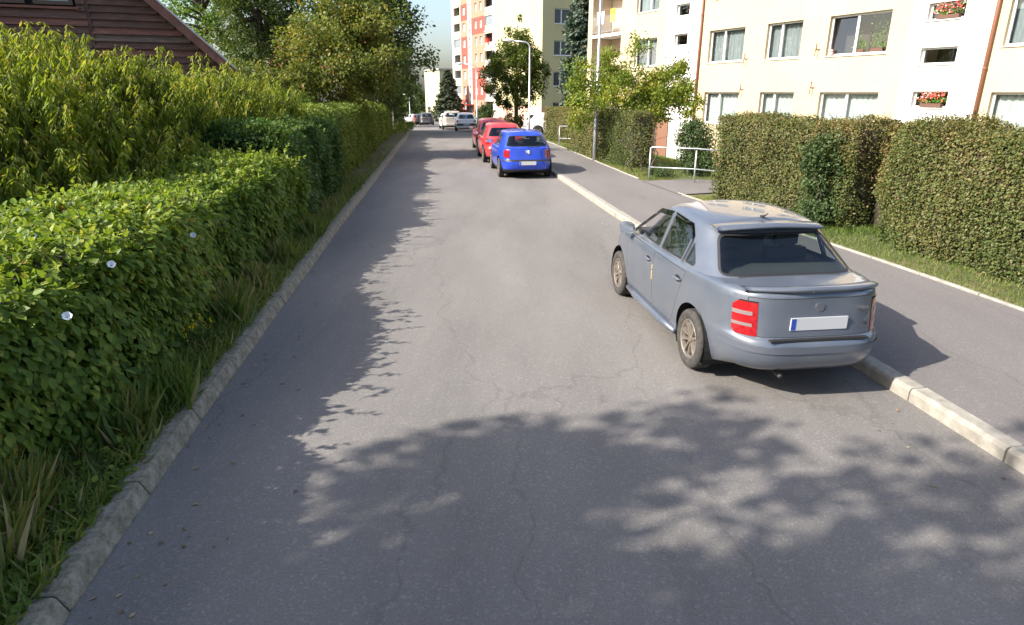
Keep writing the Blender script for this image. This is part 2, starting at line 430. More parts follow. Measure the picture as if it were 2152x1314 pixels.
def window(root, fr, sa, sb, za, zb, depth=.16, panes=2, curtain='net', sill=True, fw=.075, split=None, tilt=False, simple=False):
    """frame set back in the reveal, panes, curtain behind"""
    q0, q1 = -depth - .002, -depth + .055
    b = MB()
    b.box((sa, q0, za), (sb, q1, za + fw), fr=fr); b.box((sa, q0, zb - fw), (sb, q1, zb), fr=fr)
    b.box((sa, q0, za + fw), (sa + fw, q1, zb - fw), fr=fr); b.box((sb - fw, q0, za + fw), (sb, q1, zb - fw), fr=fr)
    xs = [sa + fw]; 
    if panes == 2:
        m = sa + (sb - sa) * (split or .5)
        b.box((m - fw * .7, q0, za + fw), (m + fw * .7, q1, zb - fw), fr=fr); spans = [(sa + fw, m - fw * .7), (m + fw * .7, sb - fw)]
    else: spans = [(sa + fw, sb - fw)]
    w = b.build('window', [M_frame], root)
    for k, (a, c) in enumerate(spans):
        if simple:
            mk('pane', [fr(a, -depth + .02, za + fw), fr(c, -depth + .02, za + fw), fr(c, -depth + .02, zb - fw), fr(a, -depth + .02, zb - fw)], [(0, 1, 2, 3)], simple, w)
        else:
            t = .12 if (tilt and k == len(spans) - 1) else 0
            mk('pane', [fr(a, -depth + .02, za + fw), fr(c, -depth + .02, za + fw), fr(c, -depth + .02 - t, zb - fw), fr(a, -depth + .02 - t, zb - fw)], [(0, 1, 2, 3)], M_wglass, w)
    if not simple:
        b = MB(); n = max(8, int((sb - sa) * 14)); qb = -depth - .14
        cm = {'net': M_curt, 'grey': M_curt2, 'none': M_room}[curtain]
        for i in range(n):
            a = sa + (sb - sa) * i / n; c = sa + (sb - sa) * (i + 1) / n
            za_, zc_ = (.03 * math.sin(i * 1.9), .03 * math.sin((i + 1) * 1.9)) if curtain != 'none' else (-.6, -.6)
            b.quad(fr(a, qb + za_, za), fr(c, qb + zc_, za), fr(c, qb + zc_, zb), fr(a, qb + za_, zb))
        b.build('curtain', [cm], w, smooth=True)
    if sill:
        b = MB(); b.box((sa - .03, -depth, za - .03), (sb + .03, .05, za - .001), fr=fr); b.build('sill', [M_sill], w)
    return w

# ---------------- cream apartment block on the right
P0 = (13.66, 25.8); d = (-.4175, .9087); n = (-.9087, -.4175)
fr = frame_of(P0, d, n)
blk = thing('apartment_block', 'long cream apartment block with white stair strips and brown downpipes', 'building', fr(5, -5, -1.0))
HO = []; WI = []
def addw(sa, sb, za, zb, **k):
    HO.append((sa, sb, za, zb)); WI.append((sa, sb, za, zb, k))
cs = ['net', 'grey', 'none']
for lvl, zt in enumerate((2.6, 5.45, 8.3)):
    zb_ = zt - 1.48
    addw(7.0, 9.4, zb_, zt, curtain='net' if lvl == 0 else 'grey', split=.6)
    addw(3.7, 5.65, zb_, zt, curtain='net' if lvl == 0 else 'grey', split=.62)
    addw(-.3, 2.37, zb_, zt, curtain='net' if lvl == 0 else 'none', split=.55, tilt=lvl == 1)
    addw(13.63, 15.75, zb_, zt, curtain='grey', split=.45)
    addw(-6.9, -4.3, zb_, zt, curtain='net' if lvl == 0 else 'grey')
for zt in (2.63, 4.06, 5.48, 6.9):
    addw(-2.92, -1.65, zt - .55, zt, panes=1, curtain='none', fw=.06)
    addw(11.08, 12.15, zt - .58 + .0, zt, panes=1, curtain='none', fw=.06)
for zt in (2.6, 5.45, 8.3):                          # loggia openings
    HO.append((17.2, 20.5, zt + .25 - 2.55, zt + .35))
HO.append((11.65, 13.3, -1.3, 1.25))                  # entrance
def zone(s, z):
    if -3.87 < s < -1.08 or 10.1 < s < 12.9: return 1
    if z < -.3: return 2
    return 0
zone.s = [-3.87, -1.08, 10.1, 12.9]; zone.z = [-.3]; 
facade(blk, fr, -12, 21, -1.6, 12, HO, zone, [M_cream, M_white, M_peach], .2)
for sa, sb, za, zb, k in WI: window(blk, fr, sa, sb, za, zb, .2, **k)
b = MB(); b.box((-12, -11, -1.6), (21, -1.6, 12.0), fr=fr); b.box((-12.3, -11.3, 12.0), (21.3, .35, 12.3), fr=fr); 
b.box((20.82, -1.6, -1.6), (21, -.01, 12), fr=fr); b.box((-12, -1.6, -1.6), (-11.8, -.01, 12), fr=fr)
b.build('shell', [M_cream], blk)
for k, zt in enumerate((2.6, 5.45, 8.3)):             # loggias
    zf_ = zt + .25 - 2.55
    b = MB(); b.box((17.2, -1.45, zf_ - .18), (20.5, .03, zf_ - .001), fr=fr)
    b.build('loggia_slab', [M_white], blk)
    b = MB(); b.box((17.205, -1.5, zf_), (20.495, -1.44, zt + .34), fr=fr); b.box((17.1, -1.44, zf_), (17.199, -.201, zt + .34), fr=fr); b.box((20.501, -1.44, zf_), (20.6, -.201, zt + .34), fr=fr)
    b.build('loggia_wall', [mat('loggia render', (.50, .40, .29), .9)], blk)
    b = MB(); b.box((17.9, -1.439, zf_ + .05), (18.8, -1.40, zf_ + 2.1), fr=fr); b.build('loggia_door', [mat('loggia door glass', (.16, .17, .17), .2)], blk)
    rl = MB()
    for z in (.12, 1.0): rl.tube([fr(17.22, -.02, zf_ + z), fr(20.48, -.02, zf_ + z)], .02, 6)
    for q in range(34): rl.tube([fr(17.25 + q * .0975, -.02, zf_ + .12), fr(17.25 + q * .0975, -.02, zf_ + 1.0)], .008, 4)
    rl.build('loggia_railing', [M_galv], blk)
    b = MB(); b.box((17.25, -.05, zf_ + .1), (20.45, -.045, zf_ + .98), fr=fr); b.build('parapet_panel', [mat('pale parapet', (.46, .38, .29), .8)], blk) if k == 0 else None
# washing on the loggia
for sa, w_, zt_, col, nm in ((19.55, .85, 7.35, (.75, .74, .72), 'white'), (18.3, .55, 7.4, (.70, .62, .04), 'yellow')):
    V = []; nn = 10
    for i in range(nn + 1):
        for j in range(6): V.append(fr(sa + w_ * i / nn, -.25 + .04 * math.sin(i * 1.7) * j / 5, zt_ - .72 * j / 5 - .02 * math.sin(i)))
    t = mk('laundry_cloth', V, [(i*6+j, i*6+j+1, (i+1)*6+j+1, (i+1)*6+j) for i in range(nn) for j in range(5)], mat(nm + ' cotton', col, .9), smooth=True)
    tag(t, nm + ' cloth hung out to dry on the upper loggia', 'laundry')
b = MB(); b.tube([fr(17.2, -.25, 7.42), fr(20.5, -.25, 7.42)], .006, 5); b.build('washing_line', [M_galv], blk)
for s_ in (10.0, -3.97):
    b = MB(); b.tube([fr(s_, .07, -1.4), fr(s_, .07, 12)], .065, 12); 
    for z in (0.5, 3.3, 6.2, 9): b.tube([fr(s_, .07, z), fr(s_, .07, z + .05)], .078, 12)
    b.build('downpipe', [M_pipe], blk, smooth=True)
def bracket(s_, z):
    b = MB(); b.tube([fr(s_, -.0, z), fr(s_, .16, z), fr(s_, .16, z - .26)], .02, 6); b.tube([fr(s_ + .1, .02, z + .24), fr(s_ + .1, .02, z), fr(s_ - .1, .02, z)], .02, 6); b.build('bracket', [M_rust], blk)
for s_, z in ((6.75, 4.06), (6.8, 2.72), (2.75, 2.78), (2.75, 4.25)): bracket(s_, z)
# entrance: brown door leaf, side light, canopy, step
b = MB(); b.box((11.7, -.22, -.9), (12.3, -.17, 1.2), fr=fr); b.build('entrance_door', [mat('white door', (.7, .7, .68), .4)], blk)
b = MB(); b.box((12.3, -.22, -.9), (13.3, -.1, 1.2), fr=fr); b.build('entrance_panel', [mat('brown panel', (.19, .095, .06), .7)], blk)
b = MB(); b.box((10.9, .001, -1.6), (13.9, 1.5, -.92), fr=fr); b.build('entrance_step', [mat('pale step concrete', (.42, .36, .29), .9)], blk)
b = MB(); b.box((13.3, .001, -.92), (13.6, .35, 1.25), fr=fr); b.build('entrance_pier', [M_peach], blk)
# flowers in the stair windows, plants and toy on the big sill
def potted(nm, lab, s_, z, q, petals, tall=.3, wid=.5, leafs=180):
    r = thing(nm, lab, 'flower box' if petals else 'pot plant', fr(s_, q, z))
    b = MB(); b.box((s_ - wid / 2, q - .08, z), (s_ + wid / 2, q + .08, z + .13), fr=fr); b.build('pot', [M_pot], r)
    c = np.array(fr(s_, q, z + .13)); dd = np.array([d[0], d[1], 0])
    nn = leafs; P = c + dd * rng.uniform(-wid * .6, wid * .6, (nn, 1)) + rng.normal(size=(nn, 3)) * np.array([.05, .05, .02]) + np.array([0, 0, 1]) * np.abs(rng.normal(size=(nn, 1))) * tall * .45
    leaf_mesh('leaves', P, rand_dir(nn) + [0, 0, .4], rand_dir(nn), rng.uniform(.05, .1, nn), T_SMALL, leafmat('pot plant leaves', [(0, (.03, .09, .015)), (1, (.14, .25, .04))]), r, rng.uniform(size=nn))
    if petals:
        nn = 110; P = c + dd * rng.uniform(-wid * .6, wid * .6, (nn, 1)) + rng.normal(size=(nn, 3)) * .05 + np.array([0, 0, 1]) * rng.uniform(.08, tall, (nn, 1)) - np.array([n[0], n[1], 0]) * -.06
        leaf_mesh('blossoms', P, rand_dir(nn), rand_dir(nn) + np.array([-.9, -.4, .4]), rng.uniform(.05, .09, nn), T_SMALL, leafmat('geranium petals', [(0, (.55, .05, .05)), (.6, (.65, .10, .09)), (.8, (.75, .4, .4)), (1, (.8, .75, .7))], .2), r, rng.uniform(size=nn))
potted('flower_box', 'red geraniums in the upper stair window by the downpipe', -2.35, 4.95, -.08, True, .38, .75)
potted('flower_box', 'red geraniums in the lowest stair window by the downpipe', -2.35, 2.10, -.08, True, .38, .75)
potted('pot_plant', 'leafy green plant behind the open wide window', .25, 4.05, -.25, False, 1.0, .5, 260)
potted('pot_plant', 'low yellow-green plant on the wide window sill', 1.0, 4.05, -.25, False, .5, .4, 140)
toy = thing('figurine', 'small pinkish figurine on the corner of the wide window sill', 'figurine', fr(2.15, -.08, 3.975))
for part_, dz, rr in (('body', .08, .075), ('head', .2, .055)):
    b = MB(); b.tube([fr(2.15, -.08, 3.975 + dz - rr), fr(2.15, -.08, 3.975 + dz - rr * .5), fr(2.15, -.08, 3.975 + dz), fr(2.15, -.08, 3.975 + dz + rr * .6), fr(2.15, -.08, 3.975 + dz + rr)], [rr * .6, rr * .95, rr, rr * .8, rr * .2], 10); b.build(part_, [mat('pink clay', (.55, .3, .25), .7)], toy, smooth=True)

# ---------------- yellow block, blank end wall in the sun
P0 = (.0435 * 66, 66.0); fr = frame_of(P0, d, n); d2 = (.9087, .4175); n2 = (.4175, -.9087); fr2 = frame_of(P0, d2, n2)
M_yel = mat('pale yellow render', rough=.92, build=noise_col(.5, [(.35, (.44, .40, .22)), (.7, (.49, .445, .25))], 7))
M_pink = mat('pink plinth', (.60, .36, .27), .9)
yb = thing('apartment_block', 'pale yellow block with a blank end wall above a pink plinth', 'building', fr(5, -4, -2))
def zone(s, z): return 1 if z < 1.25 else 0
zone.s = []; zone.z = [1.25]
facade(yb, fr, 0, 11.2, -3, 24, [], zone, [M_yel, M_pink], name='end_wall')
HO = [(sa, sb, zt - 1.35, zt) for sa, sb in ((1.25, 3.25), (5.2, 7.2), (9, 11), (13, 15)) for zt in (1.7 + 2.8 * k for k in range(8))]
facade(yb, fr2, 0, 30, -3, 24, HO, zone, [M_yel, M_pink], .15, name='long_wall')
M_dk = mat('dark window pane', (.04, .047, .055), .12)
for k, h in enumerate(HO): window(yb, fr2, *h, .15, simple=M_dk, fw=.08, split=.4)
b = MB(); b.box((-.001, -29.9, -3), (11.1, -.3, 24), fr=lambda s, q, z: fr(s * .9 + .6, q, z)); b.build('core', [M_yel], yb)
b = MB(); b.box((-.2, -.2, 24), (30, 11.4, 24.3), fr=lambda s, q, z: fr2(s, -q, z)); b.build('roof', [M_white], yb)

# ---------------- red and salmon tower
P0 = (-.0862 * 137, 137.0); fr = frame_of(P0, d, n)
tw = thing('apartment_tower', 'tall red and salmon tower block with a white stair strip and stacked loggias', 'building', fr(-10, -5, -3))
M_tred = mat('red render', (.34, .062, .045), .9); M_sal = mat('salmon render', (.37, .18, .12), .9); M_twh = mat('tower white', (.52, .50, .46), .9)
st = [-1.55 + 2.79 * k for k in range(13)]
HO = []; WK = []
for k, z in enumerate(st):
    HO.append((-4.6, -1.15, z + .25, z + 2.6)); HO.append((-20.4, -16.9, z + .25, z + 2.6))
    for sa, sb in ((-7.3, -5.9), (-13.2, -12.1), (-15.6, -14.5)):
        HO.append((sa, sb, z + .95, z + 2.4)); WK.append((sa, sb, z + .95, z + 2.4, False))
    for zz in (z + .55, z + 1.95):
        HO.append((-9.9, -9.2, zz, zz + .6)); WK.append((-9.9, -9.2, zz, zz + .6, True))
pat = [1, 0, 1, 1, 0, 0, 1, 0, 1, 1, 0, 1, 1]
def zone(s, z):
    k = max(0, min(12, int((z + 1.55) / 2.79)))
    if -10.5 < s < -8.6: return 2
    if s > -1.15 or s < -20.4: return 2
    if s > -5: return 3
    if s < -16.9: return 3
    return (0, 1)[(1 - [1, 0, 0, 1, 1, 0, 1, 0, 0, 1, 0, 1, 1][k]) if s > -8.6 else (1 - [0, 0, 1, 0, 0, 1, 1, 0, 0, 1, 1, 0, 1][k] if False else 1 - [0, 1, 1, 0, 0, 1, 0, 0, 1, 1, 0, 1, 1][k])]
zone.s = [-10.5, -8.6, -1.15, -5, -16.9, -20.4, -11.5]; zone.z = st; zone.reveal = 2
facade(tw, fr, -22.3, 0, -5, 35, HO, zone, [M_tred, M_sal, M_twh, mat('loggia back', (.5, .42, .33), .9)], .3)
for sa, sb, za, zb, one in WK: window(tw, fr, sa, sb, za, zb, .3, panes=1 if one else 2, simple=M_dk if one else mat('pale window pane', (.30, .31, .31), .15), fw=.1, sill=False)
M_par = mat('grey parapet', (.30, .30, .29), .7)
for k, z in enumerate(st):
    for sa, sb in ((-4.6, -1.15), (-20.4, -16.9)):
        b = MB(); b.box((sa, -1.5, z + .251), (sb, -.301, z + .30), fr=fr); b.box((sa, -.12, z + .30), (sb, -.06, z + 1.2), fr=fr); b.build('loggia_parapet', [M_par], tw)
        b = MB(); b.box((sa - .05, -.05, z + .1), (sb + .05, .12, z + .26), fr=fr); b.build('loggia_slab', [M_twh], tw)
        if (k * 7 + int(sa)) % 3 == 0:
            b = MB(); b.box((sa + .05, -.2, z + 1.25), (sb - .05, -.16, z + 2.55), fr=fr); b.build('loggia_glazing', [mat('loggia glass', (.17, .2, .22), .12, coat=.5)], tw)
b = MB(); b.box((-22.2, -12, -5), (-.02, -1.5, 35), fr=fr); b.box((-.3, -1.5, -5), (-.02, -.01, 35), fr=fr); b.box((-22.2, -1.5, -5), (-22, -.01, 35), fr=fr); b.build('core', [M_twh], tw)
b = MB(); b.box((-22.5, -12.2, 35), (.3, .3, 35.4), fr=fr); b.build('roof', [M_twh], tw)
b = MB(); b.box((-11.2, 0.001, .2), (-8.2, 1.6, .45), fr=fr); b.build('entrance_canopy', [M_tred], tw)
fl = thing('flower_box', 'red flowers hung on a tower loggia beside the yellow wall', 'flower box', fr(-18.5, .1, st[4] + 1.1))
nn = 160; P = np.array(fr(-18.5, .12, st[4] + 1.35)) + rng.normal(size=(nn, 3)) * np.array([.35, .2, .25])
leaf_mesh('blossoms', P, rand_dir(nn), rand_dir(nn), rng.uniform(.1, .2, nn), T_SMALL, MATS['geranium petals'], fl, rng.uniform(0, .6, nn))

# ---------------- far pale block
Yf = 172.0; pz = at(925, 200, Yf); P0 = (pz.x, Yf); fr = frame_of(P0, d, n); fr2 = frame_of(P0, d2, n2)
fb = thing('apartment_block', 'low pale yellow block at the far end of the street', 'building', fr(2, -3, -5))
M_fy = mat('far pale render', (.40, .39, .25), .92)
zt_ = at(925, 147, Yf).z
def zone(s, z): return 0
facade(fb, fr, 0, 12.5, -7, zt_, [], zone, [M_fy], name='end_wall')
HO = [(sa, sa + 2, zt_ - 2.3 - 2.85 * k, zt_ - .9 - 2.85 * k) for sa in (3.2, 7.2, 11.5) for k in range(4)]
facade(fb, fr2, 0, 30, -7, zt_, HO, zone, [M_fy], name='long_wall')
for h in HO: window(fb, fr2, *h, .15, simple=M_dk, sill=False)
b = MB(); b.box((.6, -29, -7), (12.4, -.3, zt_ - .05), fr=fr); b.build('core', [M_fy], fb)
b = MB(); b.box((-.3, -30, zt_), (12.8, .3, zt_ + .35), fr=fr); b.build('roof', [mat('grey roof edge', (.32, .32, .31), .8)], fb)

# ---------------- wooden gable house on the left
P0 = (-8.2, 20.0); d = (.927, .375); n = (.375, -.927); fr = frame_of(P0, d, n)
hs = thing('timber_house', 'brown boarded gable house with a steep dark roof behind the hedge', 'house', fr(-4.6, -4, .1))
M_brd = mat('weathered brown board', rough=.8, build=noise_col(3, [(.25, (.028, .016, .014)), (.5, (.065, .034, .029)), (.68, (.11, .054, .045)), (.86, (.19, .12, .09))], 9, rough=.68, scale3=(.8, .8, 6), bump=.5, bump_scale=22))
M_brd2 = mat('reddish brown board', rough=.75, build=noise_col(3, [(.3, (.06, .026, .02)), (.55, (.12, .05, .04)), (.8, (.21, .10, .08))], 9, rough=.68, scale3=(.8, .8, 6), bump=.5, bump_scale=22))
M_brd3 = mat('silvered board', rough=.85, build=noise_col(3, [(.3, (.05, .035, .032)), (.55, (.10, .072, .065)), (.8, (.2, .16, .13))], 9, rough=.68, scale3=(.8, .8, 6), bump=.5, bump_scale=22))
M_barge = mat('barge board', rough=.75, build=noise_col(4, [(.3, (.07, .03, .025)), (.6, (.13, .06, .05)), (.8, (.2, .1, .08))], 8, bump=.4))
M_slate = mat('old grey roofing', rough=.85, build=noise_col(5, [(.3, (.10, .10, .11)), (.6, (.2, .2, .22)), (.8, (.33, .33, .35))], 9, bump=.6))
M_hwall = mat('grey house render', rough=.9, build=noise_col(2, [(.3, (.13, .12, .10)), (.7, (.2, .18, .16))], 7))
cs_ = -4.58; ze = 3.0; slope = .97
def zroof(s): return ze + (0.0 - abs(s - cs_) + 4.58) * slope + .25
b = MB(); b.box((-9.0, -8.5, -.3), (-.16, -.08, ze + .12), fr=fr); b.build('ground_floor_wall', [M_hwall], hs)
# gable backing
mk('gable_backing', [fr(cs_ - 4.7, -.06, ze), fr(cs_ + 4.7, -.06, ze), fr(cs_ + 4.7, -.06, zroof(cs_ + 4.7)), fr(cs_, -.06, zroof(cs_)), fr(cs_ - 4.7, -.06, zroof(cs_ - 4.7))], [(0, 1, 2, 3, 4)], mat('dark underlay', (.012, .01, .009), .9), hs)
zz = ze + .02; k = 0
while zz < zroof(cs_) - .5:
    h_ = .205; half = 4.58 - max(0, (zz + h_ - ze - .2)) / slope
    for (a, c, pq) in ((cs_ - half, -3.36, 0), (-3.32, cs_ + half, 1)):
        if c - a < .15: continue
        if pq == 0:                                # the window takes part of the left field
            segs = [(a, c)] if not (4.72 < zz + h_ * .6 < 6.2) else [(a, -6.05), (-3.56, c)]
        else: segs = [(a, c)]
        for (a, c) in segs:
            if c - a < .1: continue
            off = (0 if pq else .025) + random.uniform(-.004, .004); dz = random.uniform(-.006, .006)
            b = MB()
            V = [fr(a, .0 + off, zz + h_ + dz), fr(c, .0 + off, zz + h_ + dz), fr(c, .06 + off, zz + dz), fr(a, .06 + off, zz + dz), fr(a, -.02 + off, zz + h_ + dz), fr(c, -.02 + off, zz + h_ + dz), fr(c, .02 + off, zz + dz), fr(a, .02 + off, zz + dz)]
            b.V = V; b.F = [(0, 3, 2, 1), (4, 5, 6, 7), (3, 7, 6, 2), (0, 1, 5, 4), (0, 4, 7, 3), (1, 2, 6, 5)]; b.M = [0] * 6
            b.build('board', [random.choice((M_brd, M_brd, M_brd2, M_brd3))], hs)
    zz += .178; k += 1
b = MB(); b.box((-3.38, -.02, ze), (-3.29, .05, zroof(-3.36) - .4), fr=fr); b.build('corner_post', [M_brd], hs)
# window pair in the gable
for sa, sb in ((-6.0, -4.68), (-4.5, -3.62)):
    b = MB(); fw = .09
    b.box((sa, .0, 4.76), (sb, .075, 4.76 + fw), fr=fr); b.box((sa, .0, 6.05), (sb, .075, 6.14), fr=fr); b.box((sa, .0, 4.76 + fw), (sa + fw, .075, 6.05), fr=fr); b.box((sb - fw, .0, 4.76 + fw), (sb, .075, 6.05), fr=fr)
    w = b.build('window', [mat('dark brown frame', (.05, .03, .026), .6)], hs)
    mk('pane', [fr(sa, .03, 4.8), fr(sb, .03, 4.8), fr(sb, .03, 6.1), fr(sa, .03, 6.1)], [(0, 1, 2, 3)], M_wglass, w)
    mk('curtain', [fr(sa, .005, 4.8), fr(sb, .005, 4.8), fr(sb, .005, 6.1), fr(sa, .005, 6.1)], [(0, 1, 2, 3)], mat('pale house curtain', (.42, .48, .46), .9), w)
b = MB(); b.box((-6.15, .0, 4.66), (-3.5, .10, 4.72), fr=fr); b.build('window_sill', [M_brd2], hs)
for sgn, nm in ((1, 'roof_slope'), (-1, 'roof_slope')):
    b = MB()
    sE, sR = cs_ + sgn * 4.75, cs_
    pts = []
    for q in (.42, -8.8):
        for (s_, dz) in ((sE, .0), (sR, 0), (sR, -.14), (sE, -.14)):
            pts.append(fr(s_, q, zroof(s_) + .14 + dz))
    b.V = pts; b.F = [(0, 1, 5, 4), (3, 7, 6, 2), (0, 4, 7, 3), (0, 3, 2, 1), (4, 5, 6, 7)]; b.M = [0] * 5
    ro = b.build(nm, [M_slate], hs)
    b = MB(); pts = []
    for q in (.44, .40):
        for (s_, dz) in ((sE, -.01), (sR, -.01), (sR, -.33), (sE, -.33)): pts.append(fr(s_, q + .025, zroof(s_) + .14 + dz))
    b.V = pts; b.F = [(0, 1, 2, 3), (4, 7, 6, 5), (0, 4, 5, 1), (3, 2, 6, 7), (0, 3, 7, 4)]; b.M = [0] * 5
    b.build('barge_board', [M_barge], hs)
    b = MB(); pts = []
    for q in (.50, .30):
        for (s_, dz) in ((sE, .035), (sR, .035), (sR, -.03), (sE, -.03)): pts.append(fr(s_, q, zroof(s_) + .14 + dz))
    b.V = pts; b.F = [(0, 1, 2, 3), (4, 7, 6, 5), (0, 4, 5, 1), (3, 2, 6, 7), (0, 3, 7, 4)]; b.M = [0] * 5
    b.build('verge_flashing', [mat('zinc flashing', (.42, .44, .48), .4, .6)], hs)

# ---------------- white house with a red eave behind the yellowing tree
q = at(600, 194, 46.0); h2 = thing('white_house', 'white rendered house with red roof edge half hidden by the yellowing tree', 'house', (q.x, 46, -.1))
fr = frame_of((q.x - .4, 46.0), (.985, .17), (.17, -.985))
zt_ = at(600, 140, 46).z
b = MB(); b.box((0, -8, -.5), (7.5, 0, zt_ - .1), fr=fr); b.build('wall', [M_white], h2)
b = MB()
pts = [fr(-.5, .4, zt_ - .1), fr(8, .4, zt_ - .1), fr(8, -4, zt_ + 2.2), fr(-.5, -4, zt_ + 2.2), fr(8, -8.4, zt_ - .1), fr(-.5, -8.4, zt_ - .1)]
b.V = pts; b.F = [(0, 1, 2, 3), (3, 2, 4, 5), (0, 3, 5), (1, 4, 2), (0, 5, 4, 1)]; b.M = [0] * 5
b.build('roof', [mat('red tile roof', (.30, .06, .045), .8)], h2)
for sa in (1.5, 4.6):
    b = MB(); b.box((sa, .001, 1.2), (sa + 1.1, .05, 2.5), fr=fr); w = b.build('window', [M_frame], h2)
    mk('pane', [fr(sa + .1, .052, 1.3), fr(sa + 1.0, .052, 1.3), fr(sa + 1.0, .052, 2.4), fr(sa + .1, .052, 2.4)], [(0, 1, 2, 3)], M_dk, w)

# ================================================================== STREET FURNITURE
def street_lamp(lab, base, h, arm, hd, tilt=.0):
    r = thing('street_lamp', lab, 'street lamp', base, 0, 'street lamps along the footway')
    x, y, z = base
    dx, dy = math.cos(hd), math.sin(hd)
    b = MB(); b.tube([(x, y, z - .2), (x, y, z + h * .22), (x, y, z + h * .22 + .05), (x, y, z + h - .35)], [.075, .075, .055, .045], 12); b.build('pole', [M_galv], r, smooth=True)
    b = MB(); pts = [(x, y, z + h - .36)] + [(x + dx * .35 * (1 - math.cos(a)), y + dy * .35 * (1 - math.cos(a)), z + h - .35 + .35 * math.sin(a)) for a in np.linspace(0, 1.5, 7)] + [(x + dx * arm, y + dy * arm, z + h + .06)]
    b.tube(pts, [.042] * (len(pts) - 1) + [.035], 10); b.build('arm', [M_galv], r, smooth=True)
    b = MB(); c = Vector((x + dx * (arm + .28), y + dy * (arm + .28), z + h + .07)); prof = [(-.34, .02), (-.3, .08), (-.1, .14), (.12, .16), (.26, .12), (.33, .03)]
    n_ = 14; base_ = 0
    for (u, rr) in prof:
        for j in range(n_):
            a = 2 * math.pi * j / n_; vz = math.sin(a) * rr * (.75 if math.sin(a) > 0 else .35)
            b.V.append((c.x + dx * u - dy * math.cos(a) * rr, c.y + dy * u + dx * math.cos(a) * rr, c.z + vz))
    for i in range(len(prof) - 1):
        for j in range(n_): b.F.append((i*n_+j, i*n_+(j+1) % n_, (i+1)*n_+(j+1) % n_, (i+1)*n_+j)); b.M.append(0)
    b.F.append(tuple(range(n_))); b.F.append(tuple((len(prof)-1)*n_+j for j in range(n_))); b.M += [0, 0]
    hdm = b.build('lamp_head', [mat('lamp housing', (.55, .56, .57), .4)], r, smooth=True)
    b = MB(); b.tube([(c.x, c.y, c.z - .05), (c.x, c.y, c.z - .085)], [.1, .07], 12); b.build('lamp_glass', [mat('lamp glass', (.6, .6, .58), .15)], hdm, smooth=True)
    return r
q = G(1249, 339, .1); street_lamp('tall galvanised street lamp rising from the clipped hedge', (q.x, q.y, q.z), 6.9, 1.4, math.pi - .1)
q = at(1112, 256, 41.5); street_lamp('street lamp with its head before the round-crowned tree', (q.x, 41.5, zr(41.5)), at(1108, 88, 41.5).z - zr(41.5), 1.0, math.pi - .1)
q = G(1003, 274); street_lamp('street lamp standing by the white hatchback', (q.x, q.y, q.z), at(1000, 136, q.y).z - q.z, 1.1, math.pi - .1)
q = at(862, 245, 118); street_lamp('small far street lamp beyond the bend', (q.x, 118, zr(118)), at(860, 200, 118).z - zr(118), .5, math.pi)
def railing(lab, pts, hgt, posts):
    r = thing('railing', lab, 'railing', tuple(pts[0]), 0, 'tube railings beside the footway')
    P = [Vector(p) for p in pts]
    b = MB(); top = [p + Vector((0, 0, hgt)) for p in P]
    b.tube([P[0] + Vector((0, 0, hgt - .1))] + [P[0] + Vector((0, 0, hgt - .03)), top[0].lerp(top[1], .03)] + top[1:], .022, 8); b.build('top_rail', [M_galv], r, smooth=True)
    b = MB(); b.tube([p + Vector((0, 0, hgt * .42)) for p in P], .017, 8); b.build('middle_rail', [M_galv], r, smooth=True)
    for t in posts:
        L_ = P[0].lerp(P[-1], t); b = MB(); b.tube([L_ + Vector((0, 0, -.1)), L_ + Vector((0, 0, hgt - .01))], .023, 8); b.build('post', [M_galv], r, smooth=True)
a = G(1363, 381, .1); c = G(1458, 386, .1); e = a + (c - a) * 2.4; e.z -= .1
railing('grey tube railing beside the branch path to the entrance', [a, c, e], .98, (.0, .416, .95))
a = G(1175, 309, .08); c = a + Vector((3.2, -.4, -.1)); railing('short grey tube railing between the far clipped hedges', [a, a.lerp(c, .5), c], .98, (0, .5, 1))
# round sign seen from behind
q = at(903, 250, 100); sg = thing('traffic_sign', 'round sign on a post seen from behind before the pale wall', 'traffic sign', (q.x, 100, zr(100)))
zc = at(901, 228, 100).z
b = MB(); b.tube([(q.x, 100, zr(100) - .1), (q.x, 100, zc + .4)], .04, 8); b.build('post', [M_galv], sg)
M_sgn = mat('sign back', (.10, .07, .07), .6)
b = MB(); b.tube([(q.x, 99.93, zc), (q.x, 99.96, zc)], .26, 24); b.build('sign_disc', [M_sgn], sg)
b = MB(); b.box((q.x - .17, 99.93, zc - .55), (q.x + .17, 99.96, zc - .3)); b.build('sign_plate', [M_sgn], sg)
# dark wheeled bin by the far left verge
q = G(844, 267); bn = thing('wheeled_bin', 'dark wheeled bin at the end of the left hedges', 'bin', (q.x, q.y, q.z))
b = MB(); i0 = 0
for z, s_ in ((0.06, .24), (.9, .30)): b.V += [(q.x - s_, q.y - s_, q.z + z), (q.x + s_, q.y - s_, q.z + z), (q.x + s_, q.y + s_, q.z + z), (q.x - s_, q.y + s_, q.z + z)]
b.F = [(0, 1, 5, 4), (1, 2, 6, 5), (2, 3, 7, 6), (3, 0, 4, 7), (0, 3, 2, 1), (4, 5, 6, 7)]; b.M = [0] * 6; b.build('body', [mat('black bin plastic', (.02, .02, .021), .5)], bn)
b = MB(); b.box((q.x - .32, q.y - .34, q.z + .9), (q.x + .32, q.y + .33, q.z + .97)); b.build('lid', [mat('black bin plastic', (.02, .02, .021), .5)], bn)
for s_ in (-.25, .25):
    b = MB(); b.tube([(q.x + s_ - .03, q.y + .24, q.z + .1), (q.x + s_ + .03, q.y + .24, q.z + .1)], .1, 14); b.build('wheel', [mat('black bin plastic')], bn)

